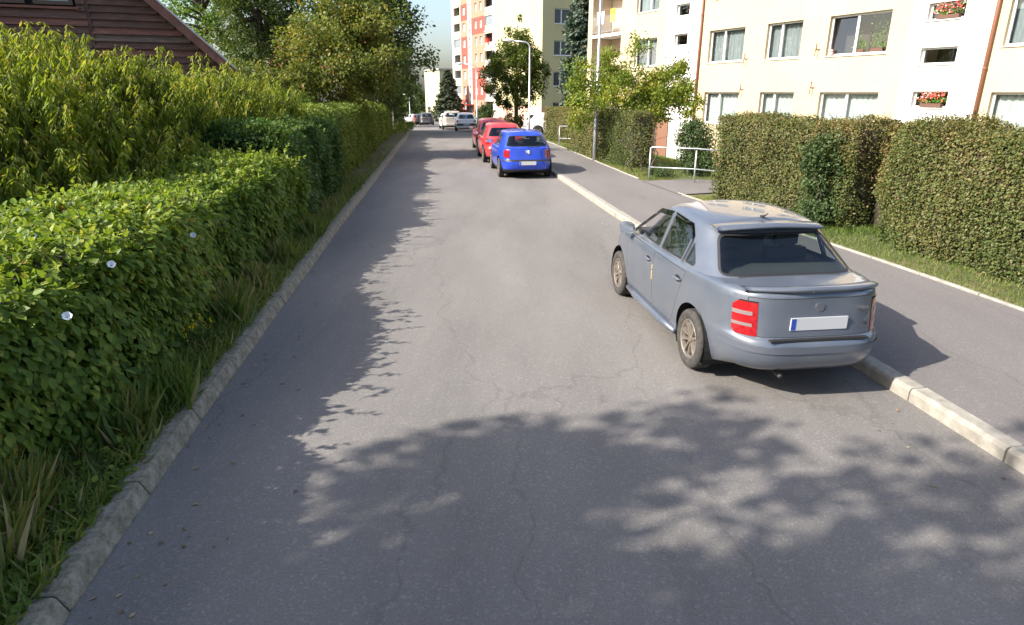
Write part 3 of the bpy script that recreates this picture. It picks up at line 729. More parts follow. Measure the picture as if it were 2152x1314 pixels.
# ================================================================== CARS
M_rubber = mat('tyre rubber', rough=.85, build=noise_col(25, [(.35, (.022, .021, .02)), (.7, (.06, .056, .05))], 5))
M_black = mat('black plastic', (.018, .018, .019), .5)
M_trim = mat('grey weathered trim', (.085, .095, .12), .5)
M_gap = mat('panel gap', (.006, .006, .007), .9)
M_cabin = mat('dark cabin fabric', (.05, .052, .056), .85)
M_chrome = mat('chrome', (.75, .75, .76), .15, 1)
M_alloy = mat('dusty alloy', (.40, .35, .30), .35, .8)
M_alloyd = mat('alloy shadow', (.06, .05, .045), .6, .3)
M_red = mat('red lens', (.30, .010, .014), .12, coat=.6, build=noise_col(30, [(.3, (.24, .008, .012)), (.7, (.34, .014, .017))], 1))
M_clear = mat('clear lens', (.24, .185, .185), .2, .2, coat=.4)
M_smoke = mat('smoked lens', (.20, .02, .02), .15, coat=.6)
M_plate = mat('number plate', (.46, .47, .49), .45)
M_blue = mat('plate band', (.02, .06, .35), .4)
M_cglass = glassmat('car glass', (.62, .68, .66), .05)
M_dglass = glassmat('smoked deflector', (.16, .16, .2), .1)
M_head = mat('headlamp', (.7, .7, .72), .1, .6)

def roundpoly(pts, r, seg=4):
    out = []; n = len(pts)
    for i in range(n):
        p = Vector(pts[i]); a = Vector(pts[i-1]); b = Vector(pts[(i+1) % n])
        da = (a - p); db = (b - p)
        rr = min(r, da.length * .45, db.length * .45)
        p0 = p + da.normalized() * rr; p1 = p + db.normalized() * rr
        for k in range(seg + 1):
            t = k / seg
            out.append((1-t)**2 * p0 + 2*t*(1-t) * p + t*t * p1)
    return out
def offpoly(pts, d):
    c = sum((Vector(p) for p in pts), Vector((0, 0))) / len(pts); out = []
    n = len(pts)
    for i in range(n):
        p = Vector(pts[i]); a = (p - Vector(pts[i-1])); b = (Vector(pts[(i+1) % n]) - p)
        if a.length < 1e-6 or b.length < 1e-6: out.append(p); continue
        na = Vector((a.y, -a.x)).normalized(); nb = Vector((b.y, -b.x)).normalized()
        m = (na + nb)
        if m.length < 1e-6: m = na
        m.normalize(); k = d / max(.4, m.dot(na))
        s = 1 if m.dot(p - c) > 0 else -1
        out.append(p - m * k * s)
    return out
def planes_of(poly, ax):
    """convex polygon in (y,z) for ax='x', in (x,z) for ax='y' -> list of (co, outward normal)"""
    c = sum((Vector(p) for p in poly), Vector((0, 0))) / len(poly); out = []
    for i in range(len(poly)):
        p = Vector(poly[i]); q = Vector(poly[(i+1) % len(poly)]); e = q - p
        if e.length < 1e-6: continue
        n = Vector((e.y, -e.x)).normalized()
        if n.dot(p - c) < 0: n = -n
        if ax == 'x': out.append((Vector((0, p.x, p.y)), Vector((0, n.x, n.y))))
        else: out.append((Vector((p.x, 0, p.y)), Vector((n.x, 0, n.y))))
    return out
def cut(bm, planes, faces):
    for co, no in planes:
        near = []; keep = []
        for f in faces:
            ds = [(v.co - co).dot(no) for v in f.verts]
            if min(ds) >= -1e-6: continue                 # wholly outside: drop
            (near if max(ds) > 1e-6 else keep).append(f)
        if near:
            g = set(near)
            for f in near: g.update(f.edges); g.update(f.verts)
            r = bmesh.ops.bisect_plane(bm, geom=list(g), plane_co=co, plane_no=no, dist=1e-6)
            near = [x for x in r['geom'] if isinstance(x, bmesh.types.BMFace) and (x.calc_center_median() - co).dot(no) < 0]
        faces = keep + near
    return faces
def poly_faces(bm, poly, ax, test):
    lo = [min(p[i] for p in poly) - .12 for i in (0, 1)]; hi = [max(p[i] for p in poly) + .12 for i in (0, 1)]
    k = 1 if ax == 'x' else 0
    fs = []
    for f in bm.faces:
        c = f.calc_center_median()
        if lo[0] < c[k] < hi[0] and lo[1] < c[2] < hi[1] and test(c): fs.append(f)
    return cut(bm, planes_of(poly, ax), fs)
def take(bm, faces, off=0):
    """lift faces out of bm as (V, F), moved along their normals by off"""
    idx = {}; V = []; Fc = []
    for f in faces:
        row = []
        for v in f.verts:
            if v.index not in idx or True:
                if v not in idx: idx[v] = len(V); V.append(v.co + v.normal * off)
                row.append(idx[v])
        Fc.append(tuple(row))
    return V, Fc
def loft(levels, cols, yc):
    """levels: (hw, yr, yf, nr, nf, zfun, xs) -> rings"""
    V = []; Fc = []; n = len(cols)
    for (hw, yr, yf, nr, nf, zf, xs) in levels:
        for th in cols:
            c, s = math.cos(th), math.sin(th)
            if c < 0: y = yc + (yr - yc) * abs(c) ** (2 / nr); x = hw * math.copysign(abs(s) ** (2 / nr), s)
            else: y = yc + (yf - yc) * abs(c) ** (2 / nf); x = hw * math.copysign(abs(s) ** (2 / nf), s)
            V.append((x * xs, y, zf(x * xs, y)))
    for i in range(len(levels) - 1):
        for j in range(n):
            Fc.append((i*n+j, i*n+(j+1) % n, (i+1)*n+(j+1) % n, (i+1)*n+j))
    return V, Fc
def even_cols(hw, yr, yf, yc, nr, nf, N):
    th = np.linspace(0, 2 * np.pi, 6001); P = []
    c, s = np.cos(th), np.sin(th)
    nn = np.where(c < 0, nr, nf)
    y = np.where(c < 0, yc + (yr - yc) * np.abs(c) ** (2 / nn), yc + (yf - yc) * np.abs(c) ** (2 / nn))
    x = hw * np.sign(s) * np.abs(s) ** (2 / nn)
    d = np.hypot(np.diff(x), np.diff(y)); a = np.concatenate([[0], np.cumsum(d)])
    return [float(t) for t in np.interp(np.linspace(0, a[-1], N + 1)[:-1], a, th)]
def interp(tab):
    xs = [a for a, b in tab]; ys = [b for a, b in tab]
    def f(x):
        x = min(max(x, xs[0]), xs[-1]); i = 0
        while i < len(xs) - 2 and x > xs[i+1]: i += 1
        t = (x - xs[i]) / (xs[i+1] - xs[i])
        def m(k):
            a, b = max(0, k-1), min(len(xs)-1, k+1); return (ys[b]-ys[a]) / (xs[b]-xs[a])
        h = xs[i+1]-xs[i]
        return (2*t**3-3*t*t+1)*ys[i]+(t**3-2*t*t+t)*h*m(i)+(-2*t**3+3*t*t)*ys[i+1]+(t**3-t*t)*h*m(i+1)
    return f

WHEELS = {}
def wheel_meshes(r, w, style):
    k = (round(r, 3), w, style)
    if k in WHEELS: return WHEELS[k]
    n = 40
    def lathe(prof, name, m, seg=n):
        V = []; Fc = []; q = len(prof)
        for j in range(seg):
            a = 2 * math.pi * j / seg
            for (x, rr) in prof: V.append((x, rr * math.cos(a), rr * math.sin(a)))
        for j in range(seg):
            for i in range(q - 1):
                Fc.append((j*q+i, j*q+i+1, ((j+1) % seg)*q+i+1, ((j+1) % seg)*q+i))
        me = bpy.data.meshes.new(name); me.from_pydata(V, [], Fc); me.materials.append(m)
        me.polygons.foreach_set('use_smooth', [True] * len(Fc)); me.update(); return me
    rr = r * .645; h = w / 2
    ty = lathe([(-h*.8, rr*.98), (-h*.98, rr*1.1), (-h, r*.86), (-h*.93, r*.95), (-h*.7, r), (-h*.42, r), (-h*.4, r-.008), (-h*.34, r-.008), (-h*.32, r), (-.006, r), (-.004, r-.008), (.004, r-.008), (.006, r), (h*.32, r), (h*.34, r-.008), (h*.4, r-.008), (h*.42, r), (h*.7, r), (h*.93, r*.95), (h, r*.86), (h*.98, rr*1.1), (h*.8, rr*.98)], 'tyre', M_rubber)
    # rim: +x is outboard
    b = MB()
    prof = [(h*.86, rr*1.03), (h*.92, rr*.99), (h*.84, rr*.93), (h*.45, rr*.9), (-h*.6, rr*.88)]
    V = []; q = len(prof)
    for j in range(n):
        a = 2 * math.pi * j / n
        for (x, y) in prof: b.V.append((x, y * math.cos(a), y * math.sin(a)))
    for j in range(n):
        for i in range(q - 1):
            b.F.append((j*q+i, j*q+i+1, ((j+1) % n)*q+i+1, ((j+1) % n)*q+i)); b.M.append(0 if i < 3 else 1)
    i0 = len(b.V)                                    # dark drum behind the spokes
    b.V += [(-h*.1, rr*.9*math.cos(2*math.pi*j/20), rr*.9*math.sin(2*math.pi*j/20)) for j in range(20)]
    b.F.append(tuple(i0 + j for j in range(20))); b.M.append(1)
    sp_ = 5
    for s_ in range(sp_):
        a0 = 2 * math.pi * s_ / sp_ + .3
        for da in ((-.13, .13) if style == 'double' else (0,)):
            ww0, ww1 = (.016, .024) if style == 'double' else (.03, .045)
            ca, sa = math.cos(a0 + da), math.sin(a0 + da)
            c0 = math.cos(a0), math.sin(a0)
            pr = []
            for (rad, xx, ww, dir_) in ((rr*.12, h*.62, ww0, c0), (rr*.55, h*.74, ww0, (math.cos(a0+da*.8), math.sin(a0+da*.8))), (rr*.95, h*.80, ww1, (math.cos(a0+da*1.3), math.sin(a0+da*1.3)))):
                oy = (-dir_[1] * .02 * math.copysign(1, da) if da else 0, dir_[0] * .02 * math.copysign(1, da) if da else 0)
                cy, cz = dir_[0]*rad + oy[0], dir_[1]*rad + oy[1]; ty_, tz_ = -dir_[1], dir_[0]
                pr.append([(xx, cy - ty_*ww*.6, cz - tz_*ww*.6), (xx, cy + ty_*ww*.6, cz + tz_*ww*.6), (xx - .03, cy + ty_*ww, cz + tz_*ww), (xx - .03, cy - ty_*ww, cz - tz_*ww)])
            for k_ in range(2):
                i1 = len(b.V); b.V += pr[k_] + pr[k_+1]
                for f in ((0, 1, 5, 4), (1, 2, 6, 5), (3, 0, 4, 7), (2, 3, 7, 6)): b.F.append(tuple(i1 + q_ for q_ in f)); b.M.append(0)
    b.tube([(h*.3, 0, 0), (h*.70, 0, 0), (h*.74, 0, 0)], [rr*.2, rr*.19, rr*.12], 16)
    me = bpy.data.meshes.new('rim'); me.from_pydata(b.V, [], b.F); me.materials.append(M_alloy); me.materials.append(M_alloyd)
    me.polygons.foreach_set('material_index', b.M); me.update()
    bm_ = bmesh.new(); bm_.from_mesh(me); bmesh.ops.recalc_face_normals(bm_, faces=bm_.faces); bm_.to_mesh(me); bm_.free()
    WHEELS[k] = (ty, me)
    return WHEELS[k]

def paint(name, c, metal=.35, rough=.34, dust=.12):
    def b(nt, p):
        N = nt.nodes.new
        tc = N('ShaderNodeTexCoord'); n = N('ShaderNodeTexNoise'); n.inputs['Scale'].default_value = 3.2; n.inputs['Detail'].default_value = 8
        nt.links.new(tc.outputs['Object'], n.inputs['Vector'])
        r = N('ShaderNodeValToRGB'); e = r.color_ramp.elements
        e[0].position = .35; e[0].color = (*c, 1); e[1].position = .75
        e[1].color = (*[x * (1 - dust) + y * dust for x, y in zip(c, (.42, .38, .32))], 1)
        nt.links.new(n.outputs[0], r.inputs[0]); nt.links.new(r.outputs[0], p.inputs['Base Color'])
        rr = N('ShaderNodeMapRange'); rr.inputs['To Min'].default_value = rough - .08; rr.inputs['To Max'].default_value = rough + .14
        nt.links.new(n.outputs[0], rr.inputs['Value']); nt.links.new(rr.outputs[0], p.inputs['Roughness'])
    return mat(name, c, rough, metal, b, coat=.7)

def car(name, label, group, loc, heading, P, pm, tilt=0):
    """local frame: +y forward, +x right, z up; origin on the ground under the middle of the wheelbase"""
    root = thing(name, label, 'car', loc, heading, group, local=True)
    root.rotation_euler = (tilt, 0, heading)
    Wd, Ht, wb, wr = P['W'] / 2, P['H'], P['wb'], P['wr']
    yr0 = -wb / 2 - P['ro']; yf0 = wb / 2 + P['fo']; yc = .1
    bt = P['belt']; cl = P.get('clear', .17); hatch = P['style'] != 'sedan'
    lo_q = P.get('lod', 1)
    N = [64, 168, 168][lo_q]
    nr = P.get('nr', 5.2); nf = 3.6
    top = interp(P['top'])                            # shoulder height along y
    def zf(z0):
        def f(x, y):
            if z0 <= .6: return z0 + P.get('lift', .05) * max(0, (.5 - z0) / .33) * max(0, min(1, (-wb / 2 - .25 - y) / .35))
            return .6 + (z0 - .6) * (top(y) - .6) / (bt - .6)
        return f
    rl = P.get('lid', .06)                            # how far the tail panel sits inside the bumper
    lv = [(cl, .86, .24, .30), (cl + .03, .93, .09, .12), (.27, .955, .03, .05), (.36, .975, .006, .012), (.44, .985, 0, 0), (.53, .992, 0, .005),
          (.565, .995, .012, .02), (.585, .997, .035, .03), (.60, .998, rl, .04), (.68, 1.0, rl + .012, .055), (.76, .999, rl + .022, .08),
          (.83, .993, rl + .03, .12), (.88, .985, rl + .034, .17), (bt - .035, .972, rl + .036, .22), (bt - .015, .958, rl + .042, .26), (bt - .003, .935, rl + .06, .3)]
    levels = [(Wd * h, yr0 + a, yf0 - b, nr, nf, zf(z), 1) for (z, h, a, b) in lv]
    hl = Wd * .935
    for xs, dz in ((.9, .006), (.75, .012), (.5, .018), (.25, .021), (.0, .022)):
        levels.append((hl, yr0 + rl + .06, yf0 - .3, nr, nf, (lambda d_: (lambda x, y: zf(bt)(x, y) + d_ * (1.0 if y > 0 else .5)))(dz), xs))
    cols = even_cols(Wd, yr0, yf0, yc, nr, nf, N)
    V, Fc = loft(levels, cols, yc)
    bm = bmesh.new()
    vs = [bm.verts.new(v) for v in V]
    for f in Fc:
        try: bm.faces.new([vs[i] for i in f])
        except ValueError: pass
    bmesh.ops.remove_doubles(bm, verts=bm.verts, dist=1e-5)
    bmesh.ops.recalc_face_normals(bm, faces=bm.faces)
    bm.normal_update()
    dark = []
    axr, axf = -wb / 2, wb / 2
    # wheel openings
    ar = wr + P.get('arch', .055)
    for ya in (axr, axf):
        circ = [Vector((ya + ar * math.cos(2*math.pi*k/32), wr + .01 + ar * math.sin(2*math.pi*k/32) * (1.0))) for k in range(32)]
        fs = poly_faces(bm, circ, 'x', lambda c: abs(c.x) > .42)
        bmesh.ops.delete(bm, geom=fs, context='FACES')
    gapf = []
    lodg = .005
    def panel(pname, poly, ax, test, m, off=.0, sub=None, r=.03, gap=lodg):
        outer = roundpoly(poly, r, 3)
        fs = poly_faces(bm, outer, ax, test)
        if gap:
            inn = offpoly(outer, gap)
            f2 = cut(bm, planes_of(inn, ax), fs)
            s2 = set(f2)
            # faces of the ring: everything inside the outer outline that is not inside the inner one
            lo = [min(p[i] for p in outer) - .12 for i in (0, 1)]
            ring = [f for f in poly_faces(bm, outer, ax, test) if f not in s2]
            gapf.extend(ring)
            fs = f2
        bm.normal_update()
        out = []
        sides = (1, -1) if ax == 'x' else (0,)
        for s in sides:
            sel = [f for f in fs if s == 0 or f.calc_center_median().x * s > 0]
            if not sel: continue
            V_, F_ = take(bm, sel, off)
            out.append((s, mk(pname, V_, F_, m, root, smooth=True)))
        bmesh.ops.delete(bm, geom=fs, context='FACES')
        return out
    doors = {}
    for dname, poly in P['doors']:
        for s, o in panel(dname, poly, 'x', lambda c: abs(c.x) > .55, pm): doors[(poly[0][0], s)] = o
    # fuel flap is left out; tail lamps, wrapped round the corner
    for zlo, zhi, xin, yl, bands in P['lamps']:
        for s in (1, -1):
            pl = [(Vector((0, 0, zlo)), Vector((0, 0, -1))), (Vector((0, 0, zhi)), Vector((0, 0, 1))), (Vector((s * xin, 0, 0)), Vector((-s, 0, 0))), (Vector((0, yl, 0)), Vector((0, 1, 0)))]
            sl = P.get('lamp_slant', 0)
            pl += [(Vector((0, yl - .06, zhi)), Vector((0, 1, 1)).normalized()), (Vector((0, yl - .07, zlo)), Vector((0, 1, -1)).normalized())]
            if sl: pl[3] = (Vector((0, yl, zhi)), Vector((0, 1, -sl)).normalized())
            fs = cut(bm, pl, [f for f in bm.faces if f.calc_center_median().y < yl + .25 and f.calc_center_median().x * s > 0])
            bm.normal_update()
            V_, F_ = take(bm, fs, .004)
            lamp = mk('tail_lamp', V_, F_, M_red, root, smooth=True)
            for k, (za, zb, xa, xb, mm) in enumerate(bands):
                pl2 = [(Vector((0, 0, za)), Vector((0, 0, -1))), (Vector((0, 0, zb)), Vector((0, 0, 1))), (Vector((s*xa, 0, 0)), Vector((-s, 0, 0))), (Vector((s*xb, 0, 0)), Vector((s, 0, 0)))]
                inner = [f for f in bm.faces if f.is_valid and zlo - .05 < f.calc_center_median().z < zhi + .05 and f.calc_center_median().y < yl + .03 and f.calc_center_median().x * s > xin - .05]
                f2 = cut(bm, pl2, cut(bm, pl, inner))
                bm.normal_update()
                if f2:
                    V_, F_ = take(bm, f2, .006); mk('lens', V_, F_, mm, lamp, smooth=True)
            fs = cut(bm, pl, [f for f in bm.faces if f.calc_center_median().y < yl + .25 and f.calc_center_median().x * s > 0])
            bmesh.ops.delete(bm, geom=fs, context='FACES')
    if P.get('boot'):
        panel('boot_lid', P['boot'], 'y', lambda c: c.y < yr0 + .5, pm, r=.03)
    if P.get('rub'):
        za, zb = P['rub']; 
        fs = cut(bm, [(Vector((0, 0, za)), Vector((0, 0, -1))), (Vector((0, 0, zb)), Vector((0, 0, 1))), (Vector((0, axr - ar - .10, 0)), Vector((0, 1, 0)))], [f for f in bm.faces if f.calc_center_median().y < axr - .2 and .35 < f.calc_center_median().z < .7])
        bm.normal_update(); V_, F_ = take(bm, fs, .008); mk('bumper_strip', V_, F_, P.get('rubm', M_trim), root, smooth=True)
    if P.get('lowblack'):
        fs = cut(bm, [(Vector((0, 0, P['lowblack'])), Vector((0, 0, 1)))], list(bm.faces))
        bm.normal_update(); V_, F_ = take(bm, fs, .0); mk('lower_valance', V_, F_, M_black, root, smooth=True)
        bmesh.ops.delete(bm, geom=fs, context='FACES')
    # head lamps
    fs = cut(bm, [(Vector((0, 0, .60)), Vector((0, 0, -1))), (Vector((0, 0, .76)), Vector((0, 0, 1))), (Vector((0, yf0 - .55, 0)), Vector((0, -1, 0)))], [f for f in bm.faces if f.calc_center_median().y > yf0 - .7])
    bm.normal_update()
    for s in (1, -1):
        sel = [f for f in fs if f.calc_center_median().x * s > Wd * .5]
        if sel:
            V_, F_ = take(bm, sel, .003); mk('headlamp', V_, F_, M_head, root, smooth=True)
    # deck under the glasshouse is cabin trim
    g = P['gh']
    body_me = bpy.data.meshes.new('body')
    for f in bm.faces:
        f.smooth = True; c = f.calc_center_median()
        f.material_index = 0
        if c.z > top(c.y) - .012 and (abs(c.x) / g['hb']) ** 5 + (abs(c.y + .2) / abs((g['yrb'] if c.y < -.2 else g['yfb']) + .2)) ** 5 < .86: f.material_index = 2
    for f in gapf:
        if f.is_valid: f.material_index = 1
    bm.to_mesh(body_me); bm.free()
    for m in (pm, M_gap, M_cabin): body_me.materials.append(m)
    body = link('body', body_me, root)
    # underside + wheel wells
    b = MB()
    b.box((-Wd*.84, axr - .3, cl - .01), (Wd*.84, yf0 - .4, cl + .012)); b.box((-Wd*.7, yr0 + .25, cl + .11), (Wd*.7, axr - .29, cl + .13))
    for ya in (axr, axf):
        for s in (1, -1):
            pr = [(math.cos(2*math.pi*k/24), math.sin(2*math.pi*k/24)) for k in range(25)]
            x0, x1 = s * .45, s * (Wd * .985 - .02)
            for (c0, s0), (c1, s1) in zip(pr, pr[1:]):
                rr_ = ar + .012; zc = wr + .01
                b.quad((x0, ya+c0*rr_, zc+s0*rr_), (x1, ya+c0*rr_, zc+s0*rr_), (x1, ya+c1*rr_, zc+s1*rr_), (x0, ya+c1*rr_, zc+s1*rr_))
            i0 = len(b.V); b.V += [(x0, ya + c*ar*1.03, wr + .01 + q*ar*1.03) for c, q in pr[:-1]]; b.F.append(tuple(range(i0, i0 + 24))); b.M.append(0)
    b.V = [(v[0], v[1], max(v[2], cl - .02)) for v in b.V]
    b.build('underbody', [M_gap], root)
    # ---------------- glasshouse
    ta = [0, .12, .25, .4, .55, .7, .82, .9, .95, .985, 1.0]
    roofz = interp(g['roof'])
    hb, ht = g['hb'], g['ht']
    def ghz(t):
        def f(x, y):
            zb = zf(bt)(x, y) - .02
            return zb + (roofz(y) - zb) * t
        return f
    glv = []
    for t in ta:
        e = max(0, (t - .88) / .12); rnd = 1 - math.sqrt(max(0, 1 - e * e))
        ye = .07 * rnd
        cv = g.get('bow', .0) * math.sin(math.pi * min(1, t / .9))
        glv.append((hb + (ht - hb) * t - .055 * rnd, g['yrb'] + (g['yrt'] - g['yrb']) * t + ye - cv, g['yfb'] + (g['yft'] - g['yfb']) * t - ye + .0, g.get('nr', 6.5), 4.2, ghz(t), 1))
    last = glv[-1]
    for xs, dz, iy in ((.93, .010, .03), (.8, .02, .05), (.6, .03, .07), (.4, .037, .09), (.2, .04, .1), (0, .041, .1)):
        glv.append((last[0], last[1] + iy, last[2] - iy, last[3], last[4], (lambda d_: (lambda x, y: roofz(y) + d_))(dz), xs))
    V, Fc = loft(glv, even_cols(hb, g['yrb'], g['yfb'], -.2, 6.5, 4.2, N), -.2)
    bm = bmesh.new(); vs = [bm.verts.new(v) for v in V]
    for f in Fc:
        try: bm.faces.new([vs[i] for i in f])
        except ValueError: pass
    bmesh.ops.remove_doubles(bm, verts=bm.verts, dist=1e-5)
    bmesh.ops.recalc_face_normals(bm, faces=bm.faces); bm.normal_update()
    if bm.faces and sum(f.normal.z for f in bm.faces if f.calc_center_median().z > Ht - .05) < 0:
        bmesh.ops.reverse_faces(bm, faces=bm.faces); bm.normal_update()
    roof_parts = []
    def window(wname, poly, ax, test, r):
        outer = roundpoly(poly, r, 4)
        fs = poly_faces(bm, outer, ax, test)
        ring = []
        inn = offpoly(outer, .018)
        f2 = cut(bm, planes_of(inn, ax), fs); s2 = set(f2)
        for f in poly_faces(bm, outer, ax, test):
            if f not in s2: f.material_index = 1
        bm.normal_update()
        for s in ((1, -1) if ax == 'x' else (0,)):
            sel = [f for f in f2 if s == 0 or f.calc_center_median().x * s > 0]
            if not sel: continue
            V_, F_ = take(bm, sel, -.004)
            w = mk(wname, V_, F_, M_cglass, root, smooth=True)
        bmesh.ops.delete(bm, geom=f2, context='FACES')
    for poly in P['side_glass']: window('side_window', poly, 'x', lambda c: abs(c.x) > ht * .78, .035)
    window('rear_window', P['rear_glass'], 'y', lambda c: c.y < g['yrt'] + .12, .07)
    window('windscreen', P['front_glass'], 'y', lambda c: c.y > g['yft'] - .15, .07)
    me = bpy.data.meshes.new('roof')
    for f in bm.faces: f.smooth = True
    bm.to_mesh(me); bm.free(); me.materials.append(pm); me.materials.append(M_black)
    link('roof', me, root)
    # ---------------- cabin
    if lo_q:
        for sx in (-.36, .36):
            for sy, sz in ((.12, 0), (-.72, -.03)):
                b = MB(); b.box((sx - .21, sy - .09, bt - .25), (sx + .21, sy + .02, bt + .16 + sz))
                b.box((sx - .12, sy - .07, bt + .19 + sz), (sx + .12, sy + .02, bt + .36 + sz)); b.tube([(sx - .05, sy - .03, bt + .1), (sx - .05, sy - .03, bt + .22)], .007, 6); b.tube([(sx + .05, sy - .03, bt + .1), (sx + .05, sy - .03, bt + .22)], .007, 6)
                o = b.build('seat', [M_cabin], root)
                md = o.modifiers.new('b', 'BEVEL'); md.width = .05; md.segments = 3; md.limit_method = 'ANGLE'
        b = MB(); b.box((-.66, g['yfb'] - .45, bt - .12), (.66, g['yfb'] - .06, bt + .035)); b.build('dashboard', [M_black], root)
        b = MB(); b.tube([(.36 * -1 + .19 * math.cos(a), .45 + .05 * math.sin(a), bt + .03 + .19 * math.sin(a)) for a in np.linspace(0, 6.28, 20)], .013, 6, cap=False); b.build('steering_wheel', [M_black], root)
    # mirrors
    ym = P['mirror_y']
    for s in (-1, 1):
        b = MB()
        prof = [(.0, .04), (.03, .07), (.07, .083), (.125, .083), (.16, .07), (.172, .04)]
        x0 = s * (Wd * .955); base = len(b.V)
        n = 14
        for (dx, h_) in prof:
            for j in range(n):
                a = 2 * math.pi * j / n; cy = math.copysign(abs(math.cos(a)) ** .6, math.cos(a)); cz = math.copysign(abs(math.sin(a)) ** .6, math.sin(a))
                b.V.append((x0 + s * dx, ym + .5 * h_ * cy + (.03 if cy > 0 else 0) - .01, bt + .075 + h_ * .78 * cz))
        for i in range(len(prof) - 1):
            for j in range(n): b.F.append((base+i*n+j, base+i*n+(j+1) % n, base+(i+1)*n+(j+1) % n, base+(i+1)*n+j)); b.M.append(0)
        b.F.append(tuple(base + j for j in range(n))); b.M.append(0); b.F.append(tuple(base + (len(prof)-1)*n + j for j in range(n))); b.M.append(0)
        o = b.build('wing_mirror', [P.get('mirror_m', pm)], root, smooth=True)
        b2 = MB(); b2.box((min(x0 + s*.03, x0 + s*.19), ym - .066, bt + .02), (max(x0 + s*.03, x0 + s*.19), ym - .058, bt + .13)); b2.build('mirror_glass', [M_chrome], o)
    # wheels
    ty, rm = wheel_meshes(wr, P.get('ww', .185), P.get('rim', 'double'))
    for s in (-1, 1):
        for ya in (axr, axf):
            o = link('wheel', ty, root); o.location = (s * (Wd - P.get('ww', .185) / 2 - .012), ya, wr)
            if s < 0: o.rotation_euler = (0, 0, math.pi)
            r_ = link('rim', rm, o); r_.rotation_euler = (random.uniform(0, 1.2), 0, 0)
    # number plate
    px0, pz = P.get('plate', (0, .74))
    yp = P['plate_y']
    b = MB(); b.box((-.26, yp - .012, pz - .056), (.26, yp, pz + .056)); o = b.build('number_plate', [M_plate], root)
    b = MB(); b.box((-.255, yp - .014, pz - .05), (-.215, yp - .0125, pz + .05)); b.build('band', [M_blue], o)
    return root

M_pgrey = paint('grey blue paint', (.105, .124, .158), .35, .36, .10)
SEDAN = dict(W=1.646, H=1.449, wb=2.462, ro=.91, fo=.81, wr=.297, belt=.955, style='sedan', lod=2, nr=4.6, lift=.10,
    top=[(-2.2, .985), (-1.4, .985), (-.6, .962), (.6, .935), (1.0, .925), (1.5, .86), (1.9, .77), (2.1, .70)],
    doors=[('door', [(.88, .29), (.93, .55), (.93, .925), (-.06, .925), (-.06, .29)]), ('door', [(-.07, .29), (-.07, .925), (-.97, .925), (-.93, .72), (-.72, .42), (-.66, .29)])],
    lamps=[(.60, .905, .525, -1.80, [(.778, .812, .56, .72, M_clear), (.752, .778, .69, .77, M_clear), (.680, .708, .56, .77, M_clear), (.893, .905, .5, .85, M_gap)])], lamp_slant=.12,
    boot=[(-.53, .60), (.53, .60), (.60, .94), (-.60, .94)], rub=(.475, .53), lid=.07,
    gh=dict(yrb=-1.50, yrt=-.98, yfb=1.02, yft=.30, hb=.775, ht=.575, roof=[(-1.5, 1.31), (-.95, 1.37), (-.4, 1.408), (.1, 1.41), (.45, 1.375), (1.0, 1.30)], bow=.02, nr=7),
    side_glass=[[(.86, .975), (.33, 1.315), (-.02, 1.345), (-.06, .975)], [(-.12, .975), (-.10, 1.345), (-.62, 1.32), (-.76, 1.22), (-.76, .985)], [(-.79, .99), (-.79, 1.19), (-.86, 1.14), (-1.02, 1.02), (-1.0, .99)]],
    rear_glass=[(-.66, 1.0), (.66, 1.0), (.53, 1.315), (-.53, 1.315)], front_glass=[(-.68, .98), (.68, .98), (.54, 1.33), (-.54, 1.33)], mirror_y=.78, plate=(0, .72), plate_y=-2.056)
def shifted(P, dy):
    d = dict(P); sh = lambda pl: [(a + dy, z) for a, z in pl]
    d['top'] = sh(P['top']); d['doors'] = [(n, sh(q)) for n, q in P['doors']]; d['side_glass'] = [sh(q) for q in P['side_glass']]
    g = dict(P['gh']); g['roof'] = sh(g['roof'])
    for k in ('yrb', 'yrt', 'yfb', 'yft'): g[k] += dy
    d['gh'] = g; d['mirror_y'] += dy; return d
SEDAN = shifted(SEDAN, -.07)
